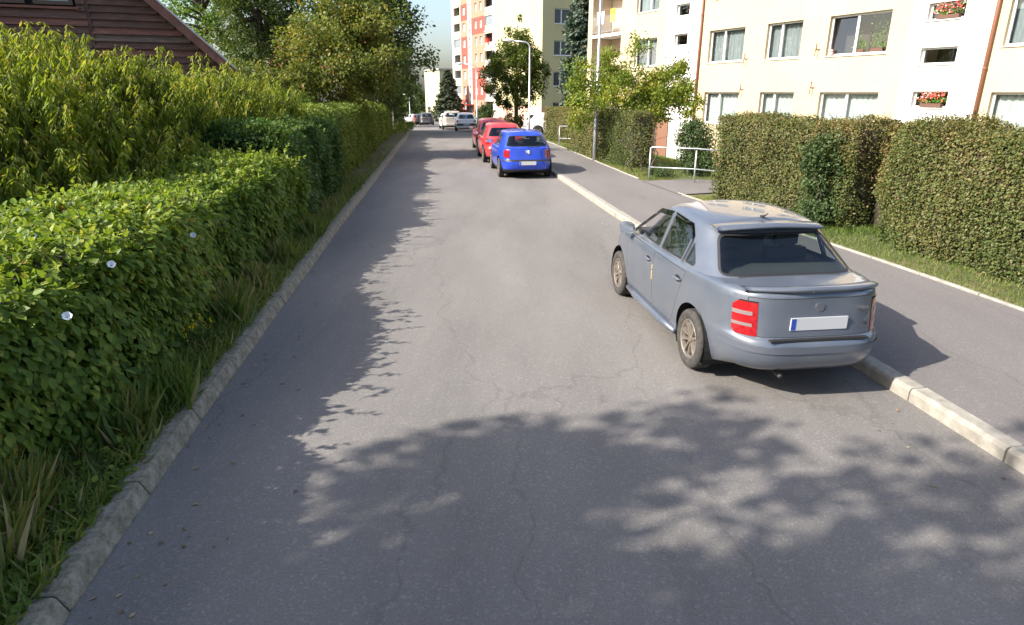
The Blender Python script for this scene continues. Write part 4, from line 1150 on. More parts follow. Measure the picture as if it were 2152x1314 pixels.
def grey_sedan():
    a = G(1462, 772); f_ = G(1300, 620)                        # outer tyre contacts, left side
    hd = math.atan2(-(Lk(10) - Lk(4)) / 6, 1)
    hd = math.atan(.128)
    fw = Vector((-math.sin(hd), math.cos(hd), 0)); rt = Vector((math.cos(hd), math.sin(hd), 0))
    c = (a + f_) / 2; c = Vector((c.x, c.y + .04, 0)) + rt * (.823 - .08)
    r = car('parked_car', 'grey-blue four-door sedan with boot spoiler parked beside the kerb', 'cars parked along the street', c, hd, SEDAN, M_pgrey)
    pm = M_pgrey
    # lip spoiler over the rear window
    def wing(name, xw, y0, y1, z0, z1, sweep, arch, m, th=.012):
        b = MB(); n = 28
        for i in range(n + 1):
            u = -1 + 2 * i / n; x = xw * u; s = abs(u) ** 2.6
            ya, yb = y0 + sweep * s, y1 + sweep * s
            dz = arch * (1 - u * u)
            b.V += [(x, ya, z0 + dz), (x, (ya+yb)/2, (z0+z1)/2 + dz + .006), (x, yb, z1 + dz), (x, yb + .004, z1 + dz - th), (x, (ya+yb)/2, (z0+z1)/2 + dz - th), (x, ya, z0 + dz - th)]
        for i in range(n):
            for j in range(6): b.F.append((i*6+j, i*6+(j+1) % 6, (i+1)*6+(j+1) % 6, (i+1)*6+j)); b.M.append(0)
        b.F.append(tuple(range(6))); b.M.append(0); b.F.append(tuple(n*6+j for j in range(6))); b.M.append(0)
        o = b.build(name, [m], r, smooth=True)
        return o
    wing('roof_spoiler', .545, -1.0, -1.17, 1.375, 1.352, .07, .035, pm, .022)
    wing('boot_spoiler', .615, -1.90, -2.06, .992, 1.008, .16, .022, pm, .03)
    # ribbed step plate on the bumper
    b = MB(); b.box((-.45, -2.122, .582), (.45, -2.075, .594))
    for k in range(44): b.box((-.44 + k * .02, -2.120, .5941), (-.428 + k * .02, -2.077, .599))
    b.build('bumper_step_plate', [M_black], r)
    # handles
    for (y, z) in ((.03, .80), (-.87, .82)):
        for s in (-1, 1):
            b = MB(); x = s * .818
            b.tube([(x + s*.004, y - .09, z), (x + s*.022, y - .06, z + .004), (x + s*.026, y, z + .006), (x + s*.022, y + .05, z + .004), (x + s*.004, y + .07, z)], [.009, .014, .015, .014, .009], 8)
            b.build('door_handle', [M_trim], r, smooth=True)
            i0 = 0; b2 = MB(); n = 20
            b2.V.append((x + s * .0035, y, z)); b2.V += [(x + s * .0035, y + .062 * math.cos(k*2*math.pi/n), z + .034 * math.sin(k*2*math.pi/n)) for k in range(n)]
            b2.F += [(0, 1 + k, 1 + (k + 1) % n) for k in range(n)]; b2.M += [0] * n
            b2.build('handle_recess', [M_gap], r)
    # sill and side rub line
    for s in (-1, 1):
        b = MB(); b.tube([(s * .79, -.85, .235), (s * .805, -.47, .232), (s * .805, .43, .232), (s * .79, .79, .235)], [.03, .042, .042, .03], 10)
        b.build('sill', [pm], r, smooth=True)
        # smoked wind deflectors over the side windows
        for pts in ([(.73, 1.02), (.26, 1.335), (-.10, 1.36)], [(-.17, 1.36), (-.67, 1.338), (-.81, 1.24)]):
            b = MB()
            for (y, z) in pts:
                t = (z - .94) / .46; x = s * (.775 + (.575 - .775) * t + .006)
                b.V += [(x, y, z), (x + s * .018, y - .004, z - .055)]
            for k in range(len(pts) - 1): b.F.append((2*k, 2*k+1, 2*k+3, 2*k+2)); b.M.append(0)
            b.build('wind_deflector', [M_dglass], r)
        b = MB(); b.tube([(s*.785, -.845, .985), (s*.733, -.845, 1.10), (s*.69, -.845, 1.21)], .008, 6); b.build('window_bar', [M_trim], r)
    # yellow door edge guard marks, aerial, washer, badge
    b = MB(); b.box((-.829, -.142, .60), (-.822, -.126, .70)); b.box((-.829, -.142, .72), (-.822, -.126, .77)); b.build('door_edge_guard', [mat('straw plastic', (.45, .36, .16), .6)], r)
    b = MB(); b.tube([(0, -.87, 1.425), (0, -.91, 1.435), (0, -.99, 1.475)], [.016, .012, .005], 8); b.build('aerial', [M_black], r)
    b = MB(); b.tube([(.0, -2.03, .86), (.0, -2.048, .86)], .038, 20); b.build('badge', [M_chrome], r)
    tx = bpy.data.curves.new('badge_letters', 'FONT'); tx.body = 'FABIA'; tx.size = .045; tx.extrude = .002; tx.align_x = 'CENTER'
    to = bpy.data.objects.new('badge_letters', tx); COL.objects.link(to)
    dg = bpy.context.evaluated_depsgraph_get(); me = bpy.data.meshes.new_from_object(to.evaluated_get(dg)); bpy.data.objects.remove(to)
    me.materials.clear(); me.materials.append(M_chrome)
    o = link('badge_letters', me, r); o.location = (.40, -2.038, .83); o.rotation_euler = (math.pi / 2, 0, .05)
    b = MB(); b.tube([(.45, -2.02, .70), (.45, -2.05, .70)], .012, 10); b.build('boot_lock', [M_black], r)
    b = MB(); b.box((-.5, -1.53, .975), (.5, -1.2, 1.0)); b.build('parcel_shelf', [M_cabin], r)
    b = MB(); b.tube([(-.28, -1.9, .24), (-.28, -2.06, .235)], .022, 10); b.build('exhaust_pipe', [M_alloyd], r, smooth=True)
    return r
grey_sedan()

HATCH = dict(W=1.735, H=1.444, wb=2.51, ro=.78, fo=.86, wr=.306, belt=.93, style='hatch', lod=1, nr=5.0,
    top=[(-2.2, .955), (-1.0, .945), (.4, .925), (.95, .915), (1.4, .86), (1.9, .75), (2.1, .69)],
    doors=[('door', [(.85, .29), (.9, .55), (.9, .905), (-.08, .905), (-.08, .29)]), ('door', [(-.09, .29), (-.09, .905), (-.95, .905), (-.93, .74), (-.74, .44), (-.68, .29)])],
    lamps=[(.66, .90, .56, -1.74, [(.74, .81, .60, .84, M_smoke)])],
    boot=[(-.55, .60), (.55, .60), (.62, .915), (-.62, .915)], rub=(.55, .60), rubm=M_black, lowblack=.30, lid=.05,
    gh=dict(yrb=-1.94, yrt=-1.40, yfb=1.02, yft=.28, hb=.81, ht=.60, roof=[(-2.0, 1.25), (-1.4, 1.365), (-.5, 1.405), (.1, 1.40), (.45, 1.37), (1.0, 1.3)], bow=.03, nr=6),
    side_glass=[[(.86, .955), (.30, 1.305), (-.02, 1.335), (-.07, .955)], [(-.13, .955), (-.10, 1.335), (-.72, 1.32), (-.86, 1.2), (-.90, .965)]],
    rear_glass=[(-.66, .99), (.66, .99), (.53, 1.30), (-.53, 1.30)], front_glass=[(-.70, .97), (.70, .97), (.56, 1.32), (-.56, 1.32)], mirror_y=.76, plate=(0, .50), plate_y=-2.04, rim='single')
def variant(base, **k):
    d = dict(base); d['gh'] = dict(base['gh']); d['gh'].update(k.pop('gh', {})); d.update(k); return d
def street_hd(Y): return math.atan(-(Rk(Y + 3) - Rk(Y - 3)) / 6)
GRP = 'cars parked along the street'
def put(px, py, lat=0):
    p = G(px, py); return p
# blue hatchback
p = G(1104, 373); hd = street_hd(22)
fw = Vector((-math.sin(hd), math.cos(hd), 0))
r = car('parked_car', 'bright blue hatchback with a round badge on its tailgate', GRP, Vector((p.x, p.y, 0)) + fw * 1.5, hd, HATCH, paint('blue paint', (.012, .055, .50), .25, .3, .06))
b = MB(); b.tube([(.062 * math.cos(a), -1.972, .835 + .062 * math.sin(a)) for a in np.linspace(0, 2 * math.pi, 25)], .008, 6, cap=False)
b.tube([(-.035, -1.974, .885), (0, -1.976, .84), (.035, -1.974, .885)], .007, 6)
b.tube([(-.052, -1.974, .855), (-.025, -1.976, .785), (0, -1.978, .83), (.025, -1.976, .785), (.052, -1.974, .855)], .007, 6)
b.build('badge', [M_chrome], r)
b = MB(); b.tube([(0, -1.95, .955), (0, -1.935, .985), (.18, -1.93, .985), (.36, -1.92, .985)], .008, 6); b.build('rear_wiper', [M_black], r)
b = MB(); b.tube([(0, -1.18, 1.43), (0, -1.3, 1.56)], .004, 6); b.build('aerial', [M_black], r)
# two red hatchbacks in front of it
RED = variant(HATCH, W=1.72, H=1.47, ro=.72, lamps=[(.70, .98, .62, -1.62, [(.80, .86, .64, .84, M_clear)])], rub=None, lowblack=.26, boot=[(-.58, .46), (.58, .46), (.62, .915), (-.62, .915)],
    gh=dict(yrb=-1.87, yrt=-1.22, roof=[(-2.0, 1.22), (-1.3, 1.385), (-.5, 1.43), (.1, 1.425), (.45, 1.39), (1.0, 1.3)], hb=.80, ht=.58), plate_y=-1.97, rear_glass=[(-.66, 1.0), (.66, 1.0), (.5, 1.31), (-.5, 1.31)])
M_pred = paint('red paint', (.52, .035, .045), .1, .32, .06)
c = Vector((p.x, p.y, 0)) + fw * 1.45
for k, (dist, lat, lab, m_) in enumerate(((4.75, -.12, 'red hatchback parked in front of the blue hatchback', M_pred), (9.3, -.05, 'darker red hatchback at the head of the kerbside row', paint('dark red paint', (.40, .03, .045), .1, .35, .08)))):
    q = c + fw * dist + Vector((fw.y, -fw.x, 0)) * lat; h2 = street_hd(q.y)
    car('parked_car', lab, GRP, Vector((q.x, q.y, zr(q.y))), h2, RED if k == 0 else variant(RED, W=1.66, H=1.5), m_)
M_pwhite = paint('white paint', (.80, .81, .82), .0, .3, .03)
M_pbeige = paint('beige paint', (.42, .37, .31), .3, .35, .08)
# the row beyond: white hatchback, beige SUV, pale car
MEG = variant(HATCH, W=1.777, H=1.457, boot=[(-.6, .62), (.6, .62), (.66, .915), (-.66, .915)], lamps=[(.70, .90, .64, -1.68, [])], rub=(.45, .62), rubm=M_black, gh=dict(yrb=-1.86, yrt=-1.5, roof=[(-2.0, 1.30), (-1.4, 1.385), (-.5, 1.415), (.1, 1.41), (.45, 1.37), (1.0, 1.3)]), lowblack=None, plate=(0, .54), plate_y=-2.045)
SUV = variant(HATCH, W=1.82, H=1.63, wr=.345, belt=1.05, ro=.82, clear=.24, top=[(-2.2, 1.07), (-1, 1.06), (.4, 1.05), (.95, 1.04), (1.4, 1.0), (1.9, .92), (2.1, .8)], lamps=[(.80, 1.02, .70, -1.82, [])], rub=None, lowblack=.40, boot=[(-.6, .64), (.6, .64), (.68, 1.03), (-.68, 1.03)],
    doors=[('door', [(.85, .36), (.9, .55), (.9, 1.02), (-.08, 1.02), (-.08, .36)]), ('door', [(-.09, .36), (-.09, 1.02), (-.95, 1.02), (-.93, .84), (-.72, .5), (-.68, .36)])],
    gh=dict(hb=.84, ht=.66, yrb=-1.96, yrt=-1.66, roof=[(-2.0, 1.5), (-1.4, 1.57), (-.5, 1.59), (.1, 1.58), (.45, 1.54), (1.0, 1.45)]),
    side_glass=[[(.82, 1.08), (.30, 1.46), (-.02, 1.5), (-.07, 1.08)], [(-.13, 1.08), (-.10, 1.5), (-.95, 1.48), (-1.1, 1.1)]], rear_glass=[(-.68, 1.11), (.68, 1.11), (.58, 1.45), (-.58, 1.45)], front_glass=[(-.72, 1.1), (.72, 1.1), (.6, 1.48), (-.6, 1.48)])
p3 = G(980, 276); h3 = street_hd(54)
fw3 = Vector((-math.sin(h3), math.cos(h3), 0)); rt3 = Vector((fw3.y, -fw3.x, 0))
for dist, lat, lab, pp, m_ in ((1.5, 0, 'white hatchback with a dark bumper band behind the street lamp', MEG, M_pwhite), (7.0, -1.0, 'beige sport utility car in front of the white hatchback', SUV, M_pbeige), (12.0, -1.3, 'pale compact car in front of the beige sport utility car', variant(HATCH, lod=1), M_pwhite)):
    q = p3 + fw3 * dist + rt3 * lat
    car('parked_car', lab, GRP, Vector((q.x, q.y, zr(q.y))), street_hd(q.y), variant(pp, lod=1), m_, tilt=-.02)
# white car turned into the side yard behind the red cars
q = at(1099, 280, 44.0)
car('parked_car', 'white hatchback turned into the yard behind the clipped hedge', GRP, Vector((q.x + 2.05, 44.3, zr(44) + .05)), R_(-80), variant(HATCH, lod=1, lowblack=None), M_pwhite)
# far cars
for px, Y, hdg, lab, pp, m_ in ((897, 88, 6, 'dark estate car before the pale end wall', SUV, paint('charcoal paint', (.045, .047, .055), .2, .35, .1)),
                                (886, 93, 8, 'black hatchback squeezed between the dark estate and a brown car', HATCH, paint('black paint', (.02, .021, .025), .1, .3, .1)),
                                (878, 98, 10, 'brown-red hatchback in the far row of cars', HATCH, paint('brown red paint', (.22, .07, .05), .2, .35, .1)),
                                (867, 104, 40, 'white saloon at the far end of the row', variant(SEDAN, lod=1), M_pwhite),
                                (853, 112, 70, 'pale yellow car half hidden by the far bend', HATCH, paint('pale yellow paint', (.6, .52, .22), .0, .35, .1)),
                                (985, 84, -30, 'light blue car in the yard before the red tower', HATCH, paint('light blue paint', (.14, .26, .38), .2, .35, .1)),
                                (972, 92, -40, 'black car parked before the red tower entrance', HATCH, MATS['black paint'])):
    q = at(px, 250, Y)
    car('parked_car', lab, GRP, Vector((q.x, Y, zr(Y))), R_(hdg), variant(pp, lod=1), m_)

# ================================================================== VEGETATION
M_bark = mat('bark', rough=.95, build=noise_col(6, [(.3, (.035, .028, .022)), (.6, (.075, .06, .048)), (.8, (.12, .10, .08))], 8, scale3=(2, 2, .5), bump=.7, bump_scale=20))
M_stem_core = mat('hedge stems and core', rough=.95, build=noise_col(9, [(.35, (.018, .017, .009)), (.7, (.045, .036, .02))], 6))
LM_near = leafmat('bright hedge leaf', [(0, (.055, .098, .014)), (.45, (.115, .175, .024)), (.8, (.20, .25, .042)), (.93, (.27, .26, .06)), (1, (.25, .13, .03))], .42)
LM_peach = leafmat('peach leaf', [(0, (.06, .095, .012)), (.5, (.14, .185, .020)), (.85, (.225, .245, .036)), (1, (.29, .22, .06))], .42)
LM_dark = leafmat('dark hedge leaf', [(0, (.022, .055, .010)), (.6, (.05, .10, .02)), (1, (.12, .17, .035))], .3)
LM_thuja = leafmat('pale conifer spray', [(0, (.07, .11, .018)), (.6, (.135, .175, .03)), (1, (.21, .23, .06))], .35)
LM_olive = leafmat('clipped hedge leaf', [(0, (.042, .066, .016)), (.4, (.085, .10, .03)), (.66, (.13, .115, .042)), (.84, (.165, .10, .055)), (1, (.20, .18, .045))], .3)
LM_ivy = leafmat('deep green shrub leaf', [(0, (.024, .045, .016)), (.7, (.056, .085, .028)), (1, (.10, .13, .04))], .25)
LM_tree = leafmat('tree leaf', [(0, (.03, .055, .016)), (.6, (.066, .096, .027)), (1, (.12, .14, .04))], .35)
LM_yell = leafmat('yellowing tree leaf', [(0, (.06, .09, .018)), (.5, (.12, .142, .03)), (.82, (.185, .17, .04)), (1, (.25, .16, .05))], .42)
LM_horn = leafmat('hornbeam leaf', [(0, (.038, .064, .014)), (.6, (.08, .112, .02)), (.9, (.145, .145, .03)), (1, (.22, .14, .035))], .4)
LM_lime = leafmat('yellow green shrub leaf', [(0, (.06, .105, .015)), (.5, (.14, .18, .022)), (.85, (.23, .22, .03)), (1, (.26, .15, .05))], .4)
LM_spr = leafmat('blue spruce needle', [(0, (.03, .055, .04)), (.7, (.075, .11, .09)), (1, (.12, .13, .085))], .15)
LM_sprd = leafmat('dark spruce needle', [(0, (.02, .035, .022)), (.7, (.05, .07, .045)), (1, (.09, .09, .05))], .15)
LM_grass = leafmat('grass blade', [(0, (.045, .085, .015)), (.5, (.10, .145, .03)), (.78, (.18, .17, .06)), (1, (.32, .25, .13))], .4)
LM_petal = leafmat('white bindweed petal', [(0, (.6, .6, .61)), (1, (.64, .64, .64))], .3)
LM_yel = leafmat('yellow petal', [(0, (.65, .42, .01)), (1, (.75, .55, .02))], .3)

def hedge(name, lab, cat, line, width, hfun, n_per_m2, size, tmpl, lm, group=None, seed=1, round_=.3, bump=.08, hang=.7, front=None, depth=.16, zb=.08, vbias=0, holes=None, shoots=0, ends=True):
    """line: front foot points (x,y); the hedge body lies to the left of the walking direction (front face to the right)"""
    P = np.array([[p[0], p[1]] for p in line], float)
    seg = np.linalg.norm(np.diff(P, axis=0), axis=1); acc = np.concatenate([[0], np.cumsum(seg)]); Lh = acc[-1]
    def place(u):
        x = np.interp(u, acc, P[:, 0]); y = np.interp(u, acc, P[:, 1])
        e = 1e-2; tx = np.interp(u + e, acc, P[:, 0]) - np.interp(u - e, acc, P[:, 0]); ty = np.interp(u + e, acc, P[:, 1]) - np.interp(u - e, acc, P[:, 1])
        l = np.hypot(tx, ty); return x, y, tx / l, ty / l
    z0 = np.vectorize(lambda Y: zr(Y))
    mid = place(np.array([Lh / 2]))
    root = thing(name, lab, cat, (float(mid[0][0]), float(mid[1][0]), float(zr(mid[1][0]) + zb)), 0, group)
    hs_ = lambda u: np.vectorize(hfun)(u)
    # cross-section: c in 0..1 -> (w 0 front..width back, z 0..1), normal
    def section(c, h):
        per_f, per_t, per_b = h, width, h
        tot = per_f + per_t + per_b; s = c * tot
        w = np.where(s < per_f, 0, np.where(s < per_f + per_t, s - per_f, width)); z = np.where(s < per_f, s, np.where(s < per_f + per_t, h, h - (s - per_f - per_t)))
        r = round_
        # round the two upper edges
        cx = np.clip(w, r, width - r); cz = np.minimum(z, h - r)
        dx, dz = w - cx, z - cz; m = (np.abs(dx) > 1e-9) & (np.abs(dz) > 1e-9) | ((np.abs(dz) > 1e-9)) & ((w < r) | (w > width - r)) | ((np.abs(dx) > 1e-9) & (z > h - r))
        l = np.maximum(np.hypot(dx, dz), 1e-9)
        w = np.where(m, cx + dx / l * r, w); z = np.where(m, cz + dz / l * r, z)
        nw = np.where(m, dx / l, np.where(s < per_f, -1., np.where(s < per_f + per_t, 0., 1.))); nz = np.where(m, dz / l, np.where((s >= per_f) & (s < per_f + per_t), 1., 0.))
        return w, z, nw, nz
    area = Lh * (2 * hs_(np.linspace(0, Lh, 20)).mean() + width)
    N = int(area * n_per_m2)
    u = rng.uniform(0, Lh, N); h = hs_(u)
    fr_ = h / (2 * h + width); ft = width / (2 * h + width)
    pk = rng.uniform(size=N)                               # mostly front and top, some back
    c = np.where(pk < .56, rng.uniform(size=N) * fr_, np.where(pk < .92, fr_ + rng.uniform(size=N) * ft, fr_ + ft + rng.uniform(size=N) * fr_ * .98))
    w, z, nw, nz = section(c, h)
    if ends:                                              # clothe the two ends
        ne = int(width * hs_(np.array([0.])).mean() * n_per_m2 * 1.2)
        ue = np.where(rng.uniform(size=ne) < .5, -.02, Lh + .02); he = hs_(np.clip(ue, 0, Lh))
        we = rng.uniform(0, width, ne); ze_ = rng.uniform(0, 1, ne) * he
        okk = ~((ze_ > he - round_) & ((we < round_ * .5) | (we > width - round_ * .5)))
        ue, we, ze_ = ue[okk], we[okk], ze_[okk]; ne = len(ue)
        u = np.concatenate([u, ue]); w = np.concatenate([w, we]); z = np.concatenate([z, ze_]); nw = np.concatenate([nw, np.zeros(ne)]); nz = np.concatenate([nz, np.zeros(ne)])
        eu = np.concatenate([np.zeros(N), np.where(ue < Lh / 2, -1., 1.)])
    else: eu = np.zeros(N)
    x, y, tx, ty = place(np.clip(u, 0.011, Lh - .011))
    lx, ly = -ty, tx                                      # left of travel = into the hedge
    pos = np.stack([x + lx * w + tx * (u - np.clip(u, 0, Lh)), y + ly * w + ty * (u - np.clip(u, 0, Lh)), z0(y) + zb + z], 1)
    nor = np.stack([lx * nw + tx * eu, ly * nw + ty * eu, nz], 1)
    bmp = wob(pos, seed, 2.2) * bump + wob(pos, seed + 9, 6) * bump * .45
    dep = -np.abs(rng.normal(size=len(pos))) * depth + rng.normal(size=len(pos)) * .02
    pos = pos + nor * (bmp + dep + .02)[:, None]
    keep = pos[:, 2] > z0(y) + .03
    if holes is not None: keep &= holes(pos)
    dirv = nor * .55 + np.array([0, 0, -hang]) * (1 - .75 * nz)[:, None] + rand_dir(len(pos)) * .65
    nrm = nor + np.array([0, 0, .45]) + rand_dir(len(pos)) * .55
    v = .42 + rng.normal(size=len(pos)) * .2 + .3 * wob(pos, seed + 3, 1.0) + .1 * (pos[:, 2] - 1) * (lm is LM_olive) + vbias
    sz = size * rng.uniform(.65, 1.25, len(pos))
    leaf_mesh('foliage', pos[keep], dirv[keep], nrm[keep], sz[keep], tmpl, lm, root, v[keep])
    if shoots:                                            # unclipped shoots standing out of the top and the front edge
        A = []; B = []; Cc = []; S = []; b = MB()
        for k in range(shoots):
            uu = rng.uniform(.05, Lh - .05); hh = hfun(uu); xx, yy, t1, t2 = [float(a[0]) for a in place(np.array([uu]))]
            ww = rng.uniform(0.02, width * .9); p = np.array([xx - t2 * ww, yy + t1 * ww, zr(yy) + zb + hh - .06])
            out = np.array([t2 * (1 if ww < .3 else .2), -t1 * (1 if ww < .3 else .2), 0]) * rng.uniform(.1, .9)
            dr = np.array([rng.normal() * .5, rng.normal() * .5, rng.uniform(.25, 1.0)]) + out; dr /= np.linalg.norm(dr)
            ln = rng.uniform(.12, .36); pts = [p + dr * ln * q + np.array([0, 0, -.12 * ln * q * q]) for q in (0, .35, .7, 1)]
            b.tube(pts, [.004, .0035, .003, .0015], 4, cap=False)
            for q in np.linspace(.2, 1, int(5 + ln * 22)):
                a = p + dr * ln * q + np.array([0, 0, -.12 * ln * q * q]); sd = np.cross(dr, rng.normal(size=3)); sd /= np.linalg.norm(sd) + 1e-9
                A.append(a); B.append(sd + dr * .6); Cc.append(np.array([0, 0, 1.]) + rng.normal(size=3) * .4); S.append(size * rng.uniform(.6, 1.15) * (1.15 - .5 * q))
        leaf_mesh('shoot_leaves', np.array(A), np.array(B), np.array(Cc), np.array(S), tmpl, lm, root, np.clip(.6 + rng.normal(size=len(A)) * .15 + vbias, 0, .9))
        b.build('shoot_stems', [M_stem_core], root, kind='stuff')
    # solid dark core, added to block see-through; stands in for inner branches
    nu = max(4, int(Lh / .35)); V = []; Fc = []; cc = np.linspace(0, 1, 17)
    ins = depth * .9 + .03
    us = np.linspace(ins * .8, Lh - ins * .8, nu)
    for uu in us:
        hh = np.full(17, float(hfun(uu))); w, z, nw, nz = section(cc, hh); x, y, tx, ty = place(np.full(17, uu))
        pp = np.stack([x - ty * w, y + tx * w, z0(y) + zb + z - .02], 1); nn = np.stack([-ty * nw, tx * nw, nz], 1)
        pp = pp + nn * (wob(pp, seed, 2.2) * bump - ins)[:, None]
        V += [tuple(q) for q in pp]
    for i in range(nu - 1):
        for j in range(16): Fc.append((i*17+j, i*17+j+1, (i+1)*17+j+1, (i+1)*17+j))
    Fc.append(tuple(range(17))); Fc.append(tuple((nu-1)*17+j for j in range(17)))
    o = mk('dark_core', V, Fc, M_stem_core, root, smooth=True)
    return root
def left_line(y0, y1, off):
    return [(Lk(y) - off(y) if callable(off) else Lk(y) - off, y) for y in np.linspace(y0, y1, 24)]
# --- left hedges; the walking direction is forward (+y), so the body lies to the left
hA = hedge('hedge', 'bright green broad-leaved hedge with white bindweed flowers along the left kerb', 'hedge', left_line(.3, 12.2, lambda y: .62 + .12 * math.sin(y * .9) + (.15 if y < 4 else 0)), 1.7,
      lambda u: 1.40 + .06 * math.sin(u * 1.3) + .05 * math.sin(u * 3.1), 1050, .082, T_BROAD, LM_near, 'hedges along the left kerb', 11, .42, .13, 1.0, depth=.13, shoots=420)
hedge('hedge', 'dark shaggy evergreen hedge between the bright and the pale left hedges', 'hedge', left_line(12.0, 18.2, .75), 1.6,
      lambda u: 1.78 + .12 * math.sin(u * 1.1) + .06 * math.sin(u * 2.7), 1250, .075, T_SMALL, LM_dark, 'hedges along the left kerb', 12, .45, .2, .4, depth=.16, shoots=300, vbias=.05)
hedge('hedge', 'pale green clipped conifer hedge rounded on top along the left verge', 'hedge', left_line(17.6, 31.0, .95), 1.7,
      lambda u: 2.05 + .05 * math.sin(u * .8), 1150, .075, T_SMALL, LM_thuja, 'hedges along the left kerb', 13, .6, .1, .1, depth=.1, shoots=60)
hedge('hedge', 'lower far end of the left hedges by the bin', 'hedge', left_line(30.6, 43.0, 1.15), 1.6,
      lambda u: 2.0 - .02 * u + .08 * math.sin(u * 1.7), 500, .11, T_SMALL, LM_thuja, 'hedges along the left kerb', 14, .5, .16, .2, depth=.12)
# bindweed trumpets on the bright hedge
pt = [(50, 452), (145, 440), (205, 462), (228, 567), (135, 676), (400, 503), (62, 508)]
for px, py in pt:
    rx, ry, rz = ray(px, py); best = None
    for Y in np.linspace(2.5, 9, 400):
        X = rx / ry * Y; Z = H + rz / ry * Y
        if X < Lk(Y) - .58 and Z < 1.50: best = Vector((X, Y, Z)); break
    if best is None: continue
    b = MB(); c = best + Vector((.05, -.03, .05)); ax = Vector((.5, -.6, .55)).normalized(); a1 = ax.orthogonal().normalized(); a2 = ax.cross(a1); n_ = 12
    for (t, rr) in ((-.02, .004), (-.004, .012), (.006, .022), (.010, .031)):
        for j in range(n_): th = 2 * math.pi * j / n_; b.V.append(tuple(c + ax * t + (a1 * math.cos(th) + a2 * math.sin(th)) * rr * (1 + .08 * math.cos(5 * th))))
    for i in range(3):
        for j in range(n_): b.F.append((i*n_+j, i*n_+(j+1) % n_, (i+1)*n_+(j+1) % n_, (i+1)*n_+j)); b.M.append(0)
    b.build('bindweed_flower', [mat('bindweed white', (.8, .8, .82), .6)], hA, smooth=True)

# --- right hedges (walk towards the camera so that the body lies to the right of the footway)
def rl(pts): return [G(x, y, .1) for x, y in pts]
GH = 'clipped hedges behind the footway'
near_line = [Vector((7.15, 8.2, 0)), Vector((7.6, 6.6, 0)), Vector((8.1, 4.5, 0))]
gap_keep = lambda p: ~((np.abs(p[:, 1] - 12.9) < .30 + .0 * p[:, 2]) & (p[:, 2] < .95))
h_ = hedge('hedge', 'long clipped olive hedge nearest the parked sedan, tinged reddish brown', 'hedge', rl([(1835, 505), (1900, 530), (2000, 560), (2100, 590)]) + near_line, 1.2,
      lambda u: 1.98 + .03 * math.sin(u * 1.9) + .02 * math.sin(u * 4.3), 2500, .044, T_SMALL, LM_olive, GH, 21, .2, .11, .2, depth=.1, shoots=110, vbias=-.08)
hedge('hedge', 'clipped olive hedge between the branch path and the dark shrub', 'hedge', rl([(1490, 428), (1560, 440), (1640, 455), (1715, 470), (1768, 484)]), 1.2,
      lambda u: 1.98 + .03 * math.sin(u * 1.5 + 1), 2300, .044, T_SMALL, LM_olive, GH, 22, .2, .11, .2, depth=.1, vbias=.03, shoots=70)

hedge('hedge', 'clipped hedge bridging over the dark gap near the sedan', 'hedge', [p + Vector((.45, .35, 0)) for p in rl([(1770, 478), (1850, 508)])], .9,
      lambda u: 1.95, 2000, .046, T_SMALL, LM_olive, GH, 24, .2, .08, .2, depth=.09, holes=lambda p: p[:, 2] > .75 + .2 * np.sin(p[:, 0] * 5))
hedge('hedge', 'clipped green hedge beside the tall galvanised lamp', 'hedge', rl([(1256, 339), (1290, 347), (1325, 356)]), .9,
      lambda u: 1.86, 1100, .055, T_SMALL, LM_olive, GH, 25, .15, .07, .2, depth=.1, vbias=-.05)
hedge('hedge', 'narrow clipped hedge on the far side of the galvanised lamp', 'hedge', rl([(1192, 316), (1246, 334)]), 1.3,
      lambda u: 1.75, 900, .06, T_SMALL, LM_olive, GH, 26, .15, .07, .2, depth=.1)
hedge('hedge', 'far clipped hedge beside the white car in the yard', 'hedge', rl([(1142, 294), (1200, 303)]), 1.3,
      lambda u: 1.75, 900, .065, T_SMALL, LM_olive, GH, 27, .15, .07, .2, depth=.1, vbias=-.05)

